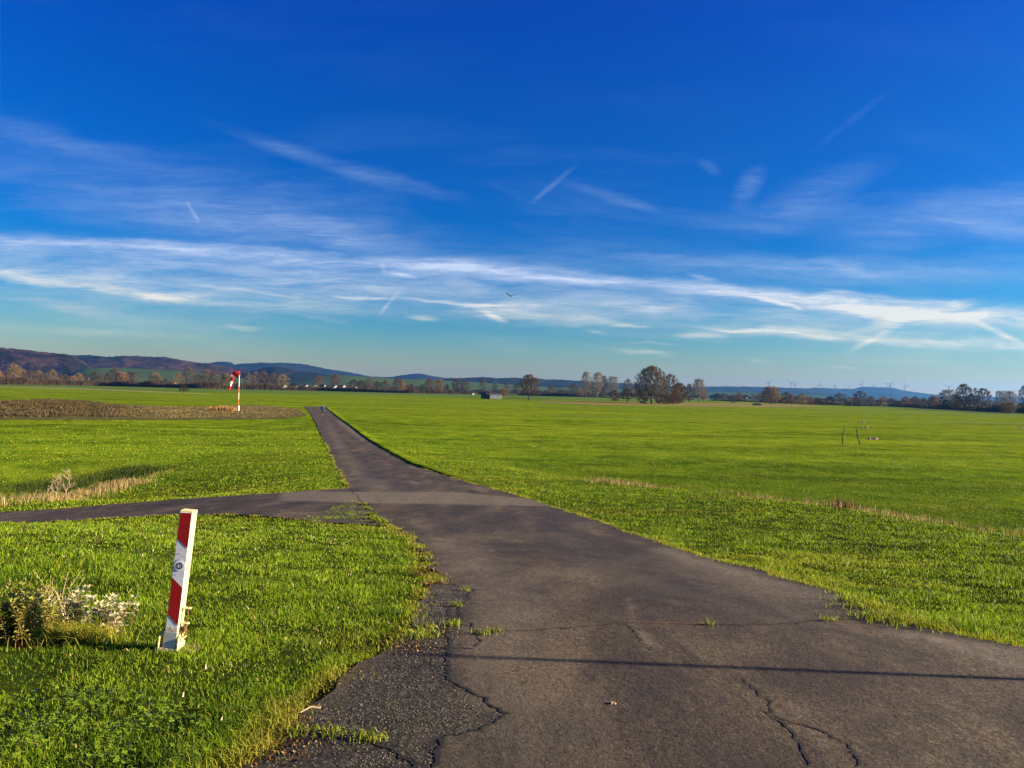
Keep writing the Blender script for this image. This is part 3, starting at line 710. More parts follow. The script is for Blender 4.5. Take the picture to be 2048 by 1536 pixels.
weeds_on([(-60, 992), (40, 983), (120, 972), (220, 956), (330, 940)], 16000, .85, .08, .26, .014, 'ditch_shade_grass', 'rough grass coloured dark green for the ditch shadow behind the dry weeds', 'ditch_shade_grass', mat_blades('ditch_shade_grass', (.008, .020, .003), (.045, .075, .008), (.06, .05, .02), 1.2, .15), .2)  # dark blades put the ditch shadow into colour
# brown brush bed left of the lane (far)
bp = np.array([(q.x, q.y) for q in hits([(-260, 815), (-120, 806), (0, 803), (100, 799), (170, 803), (220, 809), (330, 813), (440, 812), (520, 810), (600, 818), (612, 830), (560, 836), (300, 837), (150, 834), (0, 836), (-260, 842)])])
bb0, bb1 = bp.min(0), bp.max(0)
Q = rng.uniform(bb0, bb1, (330000, 2)); Q = Q[in_poly(Q, bp)]
qx = Q[:, 0] / Q[:, 1] * F + 1024
tall = np.interp(qx, [-300, 0, 90, 180, 240, 300, 430, 560], [.42, .50, .72, .58, .34, .22, .20, .18])
kn = fnoise(Q[:, 0] * .12, Q[:, 1] * .12, 4); kn2 = fnoise(Q[:, 0] * .6, Q[:, 1] * .6, 3)
kp = rng.random(len(Q)) < np.clip((kn2 - .32) * 3.2, .03, 1) * .5; Q, qx, tall, kn, kn2 = Q[kp], qx[kp], tall[kp], kn[kp], kn2[kp]
fr = sstep(220, 330, qx) * .40 + (kn2 > .64) * .2
ob = blades(Q, tall * (.35 + .9 * kn) * rng.uniform(.5, 1.2, len(Q)), np.full(len(Q), .075), .5, name='brown_brush', mat=M_brush, dry=np.clip(fr * rng.random(len(Q)) * 1.6, 0, 1), zoff=-.03)
tag(ob, 'rough bed of brown brush and pale dead grass left of the windsock', 'brush', kind='stuff')
# orange tuft by the windsock
q = hit(448, 822)
Q = rng.normal((q.x, q.y), (.9, .5), (900, 2))
ob = blades(Q, rng.uniform(.5, 1.0, len(Q)), np.full(len(Q), .06), .4, name='reed_clump', mat=mat_blades('reeds', (.28, .15, .05), (.5, .3, .12), (.4, .2, .08), 1, .3))
tag(ob, 'light orange clump of tall dry grass left of the windsock base', 'dry grass clump')

# ------------------------------------------------------------------ field strips (flat, far)
def flat(px, py):
    d = ray(px, py); t = CAMZ / -d.z; return Vector((d.x * t, d.y * t, 0))
def strip(name, pxpts, mat, z, label, cat='field'):
    mb = MB(); pts = [flat(*p) for p in pxpts]; mb.face([(p.x, p.y, z) for p in pts])
    o = mb.build(name, mat); bm = bmesh.new(); bm.from_mesh(o.data); bmesh.ops.triangulate(bm, faces=bm.faces[:]); bmesh.ops.recalc_face_normals(bm, faces=bm.faces[:])
    for f in bm.faces:
        if f.normal.z < 0: f.normal_flip()
    bm.to_mesh(o.data); bm.free()
    return tag(o, label, cat, kind='structure')
def mat_field(name, a, b, sc=.05):
    mt = bpy.data.materials.new(name); mt.use_nodes = True; T = NT(mt.node_tree); bs = T.n['Principled BSDF']
    g = T.add('ShaderNodeNewGeometry'); n = T.noise(T.mapping(g.outputs['Position'], (sc, sc * 4, 1), (0, 0, R(-6))), 1.0, 6, .65)
    n2 = T.noise(g.outputs['Position'], .5, 5, .7)
    T.link(T.ramp(T.math('ADD', T.math('MULTIPLY', n, .6), T.math('MULTIPLY', n2, .4)), [(0.36, a), (0.64, b)]), bs.inputs['Base Color']); bs.inputs['Roughness'].default_value = .95; bs.inputs['Specular IOR Level'].default_value = .05
    return mt
M_fdark = mat_field('winter_crop', (0.065, 0.115, 0.008), (0.095, 0.150, 0.010))
M_fbrown = mat_field('dry_strip', (0.13, 0.125, 0.020), (0.24, 0.185, 0.045))
M_fpale = mat_field('pale_track', (0.20, 0.21, 0.06), (0.30, 0.28, 0.11))
M_frut = mat_field('rut', (0.085, 0.14, 0.007), (0.125, 0.18, 0.009))
M_fbed = mat_field('brush_bed', (0.035, 0.032, 0.012), (0.135, 0.125, 0.030), .25)
strip('field', [(-400, 767), (-400, 763.5), (0, 768.5), (400, 777), (820, 786.5), (1180, 793.5), (1180, 796), (1000, 797.2), (800, 791), (400, 784), (0, 773.5)], M_fdark, .03, 'darker green crop field in front of the far tree line')
strip('field', [(-200, 770), (0, 773), (160, 777), (300, 783), (420, 788), (420, 789.2), (300, 784.4), (160, 778.6), (0, 774.4), (-200, 771)], M_fpale, .05, 'thin pale track across the far left meadow', 'track')
strip('field', [(1080, 801.5), (1230, 803.5), (1350, 806), (1480, 806), (1600, 809), (1660, 813), (1560, 814.5), (1400, 813.5), (1200, 810.5), (1080, 805.5)], M_fbrown, .035, 'yellow-brown strip of rough grass before the big bare tree')
strip('field', [(960, 796.5), (1080, 799), (1230, 801.4), (1360, 803), (1480, 803), (1480, 798), (1360, 797), (1180, 796.2)], M_fdark, .03, 'dark green field behind the bare trees')
strip('field', [(1480, 803), (1700, 812), (1900, 823), (2300, 842), (2300, 836), (1900, 817.5), (1700, 809), (1520, 802)], M_fdark, .025, 'dark green field edge under the right tree line')
_b = [(-260, 817), (0, 806), (170, 805), (330, 813), (440, 812), (520, 810), (600, 819), (616, 832), (560, 838), (300, 840), (0, 839), (-260, 844)]
_r = random.Random(6); _bb = []
for (ax, ay), (bx, by) in zip(_b, _b[1:] + _b[:1]):
    n_ = max(1, int(abs(bx - ax) / 7))
    for k in range(n_): t_ = k / n_; _bb.append((ax + (bx - ax) * t_ + _r.uniform(-5, 5) * (abs(bx - ax) > 20), ay + (by - ay) * t_ + _r.uniform(-.9, .9)))
strip('field', _bb, M_fbed, .012, 'rough brown soil bed under the brush', 'bed')
def rut(pxline, wpx, label):
    mb = MB(); P_ = [(flat(px, py - wpx / 2), flat(px, py + wpx / 2)) for px, py in pxline]
    for (a, b), (c, d_) in zip(P_[:-1], P_[1:]): mb.face([(b.x, b.y, .012), (d_.x, d_.y, .012), (c.x, c.y, .012), (a.x, a.y, .012)])
    tag(mb.build('wheel_track', M_frut), label, 'wheel track', kind='structure')
rut([(1500, 813.5), (1600, 817), (1760, 821.5), (1900, 826), (2200, 834)], 1.4, 'faint dark wheel track across the right meadow near the trees')
rut([(1640, 821.6), (1850, 827), (2048, 833), (2200, 838)], 1.0, 'second faint wheel track just below the first on the right meadow')
rut([(1100, 831), (1230, 834.5), (1400, 838.6), (1600, 840.8)], 1.2, 'faint dark line across the meadow below the big bare tree')
rut([(1850, 843), (1950, 846), (2300, 853)], 1.6, 'short faint line at the right edge of the meadow')
def rutv(pxline, w, label):
    mb = MB(); P_ = [flat(*p) for p in pxline]
    for a, b in zip(P_[:-1], P_[1:]): mb.face([(a.x - w, a.y, .012), (a.x + w, a.y, .012), (b.x + w, b.y, .012), (b.x - w, b.y, .012)])
    tag(mb.build('wheel_track', M_frut), label, 'wheel track', kind='structure')
rutv([(1687, 890), (1687, 876), (1689, 864), (1692, 853)], .07, 'left of two short tyre ruts beside the white markers')
rutv([(1722, 890), (1718, 876), (1716, 864), (1713, 856)], .07, 'right of two short tyre ruts beside the white markers')

# ------------------------------------------------------------------ hills
def mat_hill(name, stops, sc):
    mt = bpy.data.materials.new(name); mt.use_nodes = True; T = NT(mt.node_tree); b = T.n['Principled BSDF']
    g = T.add('ShaderNodeNewGeometry'); p = g.outputs['Position']
    f = T.math('ADD', T.math('MULTIPLY', T.noise(p, sc, 5, .6), .6), T.math('MULTIPLY', T.noise(p, sc * 8, 4, .7), .4))
    T.link(T.ramp(f, stops), b.inputs['Base Color']); b.inputs['Roughness'].default_value = 1; b.inputs['Specular IOR Level'].default_value = 0
    return mt
M_wood1 = mat_hill('winter_forest', [(.40, (.006, .008, .006)), (.48, (.026, .014, .010)), (.55, (.055, .028, .018)), (.66, (.10, .055, .032))], .008)
M_wood2 = mat_hill('dark_forest', [(.40, (.004, .009, .006)), (.5, (.012, .013, .010)), (.62, (.035, .022, .016))], .008)
M_hgreen = mat_hill('hill_meadow', [(.35, (.035, .06, .015)), (.6, (.065, .095, .02))], .004)
def hill(pts, D, depth, mat, seed, step, bump, label, name='hills', foot=-2, kind='structure', green=None):
    """ridge at distance D following the skyline points; slope comes down towards the viewer over `depth` metres"""
    pts = np.array(pts, float); U = np.array([uv(*p) for p in pts])
    us = np.arange(U[0, 0], U[-1, 0], step / D); X = us * D
    top = np.interp(us, U[:, 0], U[:, 1]) * D + CAMZ
    k = max(6, int(depth / step)); tcol = np.linspace(0, 1, k)
    t2 = np.concatenate([-np.linspace(.5, .06, 6), tcol])
    XX, TT = np.meshgrid(X, t2); TOP = np.broadcast_to(top, XX.shape)
    YY = D - TT * depth; XXs = XX * (YY / D)
    sh = np.where(TT >= 0, 1 - sstep(0, 1, TT) , 1 - (TT * 2) ** 2 * .3)
    wob = (fnoise(XX / 260 + seed, YY / 260, 4) - .5) * .5 * np.clip(TT * 3, 0, 1) * (1 - np.clip(TT, 0, 1))
    Z = foot + (TOP - foot) * np.clip(sh + wob, 0, 1.0)
    bm_ = (rng.random(XX.shape) - .6) * bump * (np.clip(TT * 60 + 1, 0, 1)) * (1 - sstep(.86, 1, TT))
    Z = Z + bm_ * (Z > foot + 3)
    ix = np.arange(XX.size).reshape(XX.shape)
    Fq = np.stack([ix[:-1, :-1], ix[1:, :-1], ix[1:, 1:], ix[:-1, 1:]], -1).reshape(-1, 4)
    o = np_mesh(name, np.stack([XXs, YY, Z], -1).reshape(-1, 3), Fq, mat, 4)
    return tag(o, label, 'hill' if kind == 'structure' else 'forest', kind=kind)
# far blue ridges
hill([(1430, 774), (1541, 774.5), (1583, 776.5), (1616, 778), (1629, 775.6), (1649, 777), (1682, 778), (1707, 778.5), (1725, 774.7), (1780, 775.7), (1793, 778.6), (1810, 782), (1853, 788), (1878, 790), (1980, 794), (2048, 794.8), (2300, 797), (2900, 800)], 6200, 1500, M_wood2, 1, 28, 10, 'long blue wooded ridge under the wind turbines')
hill([(1080, 761), (1130, 760.7), (1159, 762), (1186, 764), (1300, 770), (1374, 774), (1480, 773.6), (1600, 777), (1700, 790)], 5000, 1100, M_wood2, 2, 25, 9, 'blue wooded ridge behind the big bare tree')
hill([(400, 731), (420, 727), (431, 724), (451, 724), (462, 726), (472, 730), (478, 727.6), (520, 727), (574, 727.6), (605, 729), (625, 733), (656, 739.5), (697, 745), (728, 751), (759, 754.6), (785, 754), (800, 751), (820, 748.7), (839, 747.7), (861, 752), (888, 756.5), (930, 758), (1000, 766)], 5600, 1300, M_wood2, 3, 26, 9, 'high blue wooded ridge behind the windsock')
hill([(-1000, 690), (-500, 688), (0, 704), (143, 711), (175, 710), (200, 712), (240, 718), (300, 730)], 4800, 900, M_wood2, 4, 26, 8, 'low blue ridge peeping over the brown hill on the left')
hill([(860, 763), (920, 757), (941, 756), (964, 755), (995, 757.5), (1025, 756.5), (1107, 760), (1159, 763), (1230, 770), (1300, 778)], 3600, 900, M_wood2, 5, 18, 9, 'dark wooded rise behind the grey shed')
hill([(130, 722), (170, 716), (197, 714), (213, 715), (242, 712), (287, 713), (328, 715), (359, 720), (385, 725), (420, 728), (450, 734), (480, 739), (500, 745), (540, 756)], 3500, 700, M_wood1, 6, 16, 9, 'purple-brown wooded hill left of the windsock')
hill([(470, 750), (490, 745.6), (523, 737.4), (552, 733.7), (580, 739.5), (605, 743.6), (646, 747.7), (687, 754), (760, 768)], 3200, 600, M_wood2, 7, 15, 9, 'dark green wooded knoll right of the windsock')
hill([(-1300, 690), (-700, 680), (-300, 690), (0, 698), (31, 700), (61, 702.5), (102, 706.6), (143, 711), (165, 722), (180, 734), (200, 748), (225, 762)], 2700, 520, M_wood1, 8, 13, 9, 'brown wooded hillside at the far left')
# green slopes at their feet
hill([(120, 758), (160, 738), (200, 735.5), (260, 736.5), (330, 740), (400, 745), (450, 752), (500, 760)], 2500, 500, M_hgreen, 9, 30, .5, 'green sloping field under the brown wooded hill')
hill([(560, 768), (640, 752), (680, 750), (740, 754), (800, 758), (850, 760), (940, 764), (1040, 770), (1120, 776)], 2700, 700, M_hgreen, 10, 30, .5, 'green sloping field between the wooded ridges')
hill([(1040, 776), (1130, 775), (1250, 779), (1350, 783), (1480, 785), (1600, 789), (1700, 795), (2100, 806), (2600, 812)], 3000, 800, M_hgreen, 11, 30, .5, 'blue-green low fields under the far ridge')

# ------------------------------------------------------------------ bare winter trees
M_bark = mat_basic('bark', (1, 1, 1), .95, .3, 1.5, objcol=True)
M_twig = mat_basic('twigs', (1, 1, 1), .95, .35, .5, objcol=True, trans=.15)
M_leafg = mat_basic('evergreen_leaf', (1, 1, 1), .8, .5, .8, objcol=True, trans=.15)
def grow(kind, seed):
    r = np.random.default_rng(seed)
    K = dict(
        oak=dict(H=20, th=.16, r=10.5, lo=.22, n=1200, tw=28, tl=1.3, prof='dome', low=True, tr=.085),
        round=dict(H=14, th=.22, r=6.6, lo=.25, n=300, tw=26, tl=1.1, prof='dome', low=False, tr=.085),
        poplar=dict(H=26, th=.30, r=5.6, lo=.25, n=240, tw=24, tl=1.9, prof='vase', low=False, tr=.11),
        willow=dict(H=10, th=.12, r=6.0, lo=.06, n=360, tw=30, tl=1.4, prof='ball', low=True, tr=.08),
        bushy=dict(H=12, th=.12, r=5.2, lo=.10, n=240, tw=26, tl=1.1, prof='dome', low=True, tr=.09),
        slim=dict(H=14, th=.20, r=2.3, lo=.12, n=110, tw=26, tl=1.0, prof='ball', low=False, tr=.08),
        shrub=dict(H=5, th=.04, r=3.2, lo=.03, n=120, tw=30, tl=.9, prof='ball', low=True, tr=.06),
        weed=dict(H=.5, th=.3, r=.16, lo=.35, n=60, tw=5, tl=.05, prof='vase', low=False, tr=.0016))[kind]
    H = K['H']; th = K['th'] * H
    P = [np.array([0, 0, -0.02 * H])]; par = [-1]
    nt = 5
    wob = r.normal(0, .012 * H, 2)
    for i in range(1, nt + 1):
        t = i / nt; P.append(np.array([wob[0] * t, wob[1] * t, th * t])); par.append(len(P) - 2)
    tg = []
    while len(tg) < K['n']:
        z = r.uniform(K['lo'], 1.0); a = r.uniform(0, 2 * np.pi)
        if K['prof'] == 'dome': f = math.sqrt(max(0, 1 - max(0, (z - .42) / .58) ** 2.1)) * (1 if z > .42 else .72 + .28 * (z - K['lo']) / (.42 - K['lo']))
        elif K['prof'] == 'vase': f = math.sin(min(1, (z - K['lo']) / (1 - K['lo']) * 1.12 + .05) * math.pi * .72 + .3) ** .8 if z < 1 else 0
        else: f = math.sqrt(max(0, 1 - ((z - .5) / .53) ** 2))
        lump = 1 + (.07 if kind == 'oak' else .16) * math.sin(3 * a + seed) * math.sin(5 * z + seed) + .10 * math.sin(7 * a + 9 * z + seed)
        rho = K['r'] * max(.05, f) * lump * r.random() ** .42
        tg.append(np.array([rho * math.cos(a), rho * math.sin(a), z * H * (1 - .04 * r.random())]))
    tg = np.array(tg)
    o0 = P[-1]; order = np.argsort(np.linalg.norm(tg - o0, axis=1)); tips = []
    for t in tg[order]:
        A = np.array(P[2:]); dv = t - A; dist = np.linalg.norm(dv, axis=1)
        pen = np.maximum(0, A[:, 2] - t[2] + (.0 if K['low'] else .05 * H)) * 1.3
        rad = np.linalg.norm(A[:, :2], axis=1) - np.linalg.norm(t[:2])
        j = int(np.argmin(dist + pen + np.maximum(0, rad) * .9)) + 2
        a = P[j]; L = np.linalg.norm(t - a); n = max(1, int(math.ceil(L / (.05 * H)))); prev = j
        bend = np.array([0, 0, 1.0]) * L * .12 * (1 if K['prof'] != 'vase' else -.6)
        for k in range(1, n + 1):
            s = k / n; q = a + (t - a) * s + bend * s * (1 - s) * 2 + r.normal(0, .006 * H, 3) * (k < n)
            P.append(q); par.append(prev); prev = len(P) - 1
        tips.append(prev)
    P = np.array(P); par = np.array(par); N = len(P)
    rad = np.zeros(N); acc_ = np.zeros(N); tip = np.ones(N, bool); tip[par[par >= 0]] = False
    r0 = K['tr'] * .55
    for i in range(N - 1, 0, -1):
        rad[i] = max(r0, acc_[i] ** (1 / 2.35)); acc_[par[i]] += rad[i] ** 2.35
    rad[0] = rad[1] * 1.3
    tb, thin = MB(), MB()
    for i in range(1, N):
        a, b = P[par[i]], P[i]; ra, rb = min(rad[par[i]], rad[i] * 1.25), rad[i]
        ax = b - a; l = np.linalg.norm(ax)
        if l < 1e-6: continue
        ax /= l; ref = np.array([1, 0, 0]) if abs(ax[0]) < .8 else np.array([0, 1, 0]); e1 = np.cross(ax, ref); e1 /= np.linalg.norm(e1); e2 = np.cross(ax, e1)
        n = 6 if rad[i] > r0 * 6 else 3; tgt = tb if rad[i] > r0 * 2.2 else thin
        vs = [a + (e1 * math.cos(2 * math.pi * k / n) + e2 * math.sin(2 * math.pi * k / n)) * ra for k in range(n)] + [b + (e1 * math.cos(2 * math.pi * k / n) + e2 * math.sin(2 * math.pi * k / n)) * rb for k in range(n)]
        tgt.add(vs, [(k, (k + 1) % n, n + (k + 1) % n, n + k) for k in range(n)])
    for i in range(max(3, nt), N):
        if rad[i] > r0 * 3: continue
        m_ = K['tw'] if tip[i] else K['tw'] // 3
        if kind == 'weed': m_ = K['tw']
        out = P[i] - np.array([0, 0, K['lo'] * H]); out = out / (np.linalg.norm(out) + 1e-6)
        for _ in range(m_):
            dv = out * .75 + r.normal(0, .55, 3) + np.array([0, 0, .35]); dv /= np.linalg.norm(dv)
            L = K['tl'] * r.uniform(.4, 1.15); s = r.normal(0, 1, 3); s -= dv * (s @ dv); s /= np.linalg.norm(s)
            w = K['tr'] * r.uniform(.6, 1.2)
            a = P[i] + r.normal(0, .012 * H, 3)
            thin.face([a - s * w * .5, a + s * w * .5, a + dv * L])
    return tb, thin, K['r'] * 2 * 1.04, H
def grow_evergreen(seed, H=10, rr=4):
    r = np.random.default_rng(seed); lb, tb = MB(), MB()
    tb.tube([(0, 0, 0), (0.1, 0, H * .5), (0, 0.05, H * .9)], [H * .025, H * .015, H * .004], 6)
    for _ in range(4200):
        z = r.uniform(.04, 1); a = r.uniform(0, 2 * np.pi); f = math.sqrt(max(0.02, 1 - ((z - .45) / .56) ** 2)) * (1 + .2 * math.sin(4 * a + seed + 5 * z))
        q = r.random() ** .3; p = np.array([rr * f * q * math.cos(a), rr * f * q * math.sin(a), z * H]); s = r.uniform(.12, .34)
        n1 = r.normal(0, 1, 3); n1 /= np.linalg.norm(n1); n2 = np.cross(n1, r.normal(0, 1, 3)); n2 /= np.linalg.norm(n2)
        lb.face([p - n1 * s, p + n2 * s * .6, p + n1 * s, p - n2 * s * .6])
    return tb, lb, rr * 2.1, H
PROTO = {}
for kind, seeds in (('oak', [11]), ('round', [21, 22, 23]), ('poplar', [31, 32, 33]), ('willow', [41, 42]), ('bushy', [51, 52, 53, 54]), ('slim', [61, 62]), ('shrub', [71, 72, 73]), ('ever', [81, 82])):
    PROTO[kind] = []
    for sd in seeds:
        tb, th_, w0, h0 = grow(kind, sd) if kind != 'ever' else grow_evergreen(sd)
        t_ = tb.build('trunk', M_bark); c_ = th_.build('crown', M_twig if kind != 'ever' else M_leafg)
        md = (t_.data, c_.data); bpy.data.objects.remove(t_); bpy.data.objects.remove(c_)
        PROTO[kind].append((md, w0, h0))
COLS = dict(g=((.060, .048, .034), (.120, .090, .055)), b=((.045, .033, .022), (.100, .064, .034)), o=((.08, .05, .03), (.24, .125, .045)), y=((.08, .06, .035), (.215, .145, .055)), d=((.025, .02, .015), (.042, .032, .020)),
            p=((.10, .085, .06), (.20, .155, .10)), r=((.05, .025, .02), (.085, .026, .02)), k=((.02, .02, .014), (.014, .022, .010)), R_=((.10, .06, .04), (.22, .095, .05)))
CW = dict(g='grey-brown', b='brown', o='orange-brown', y='golden-brown', d='dark', p='pale grey', r='dark red-brown', k='dark green', R_='reddish')
KW = dict(oak='broad', round='rounded', poplar='tall upright', willow='round-headed', bushy='bushy', slim='slender', shrub='low', ever='leafy')
def crop(c, x, y):
    s, x0, y0 = {1: (4.876, 0, 680), 2: (4.876, 400, 680), 3: (4.876, 800, 680), 4: (5.851, 1130, 700), 5: (6.024, 1400, 720), 6: (5.885, 1700, 720)}[c]
    return x0 + x / s, y0 + y / s, s
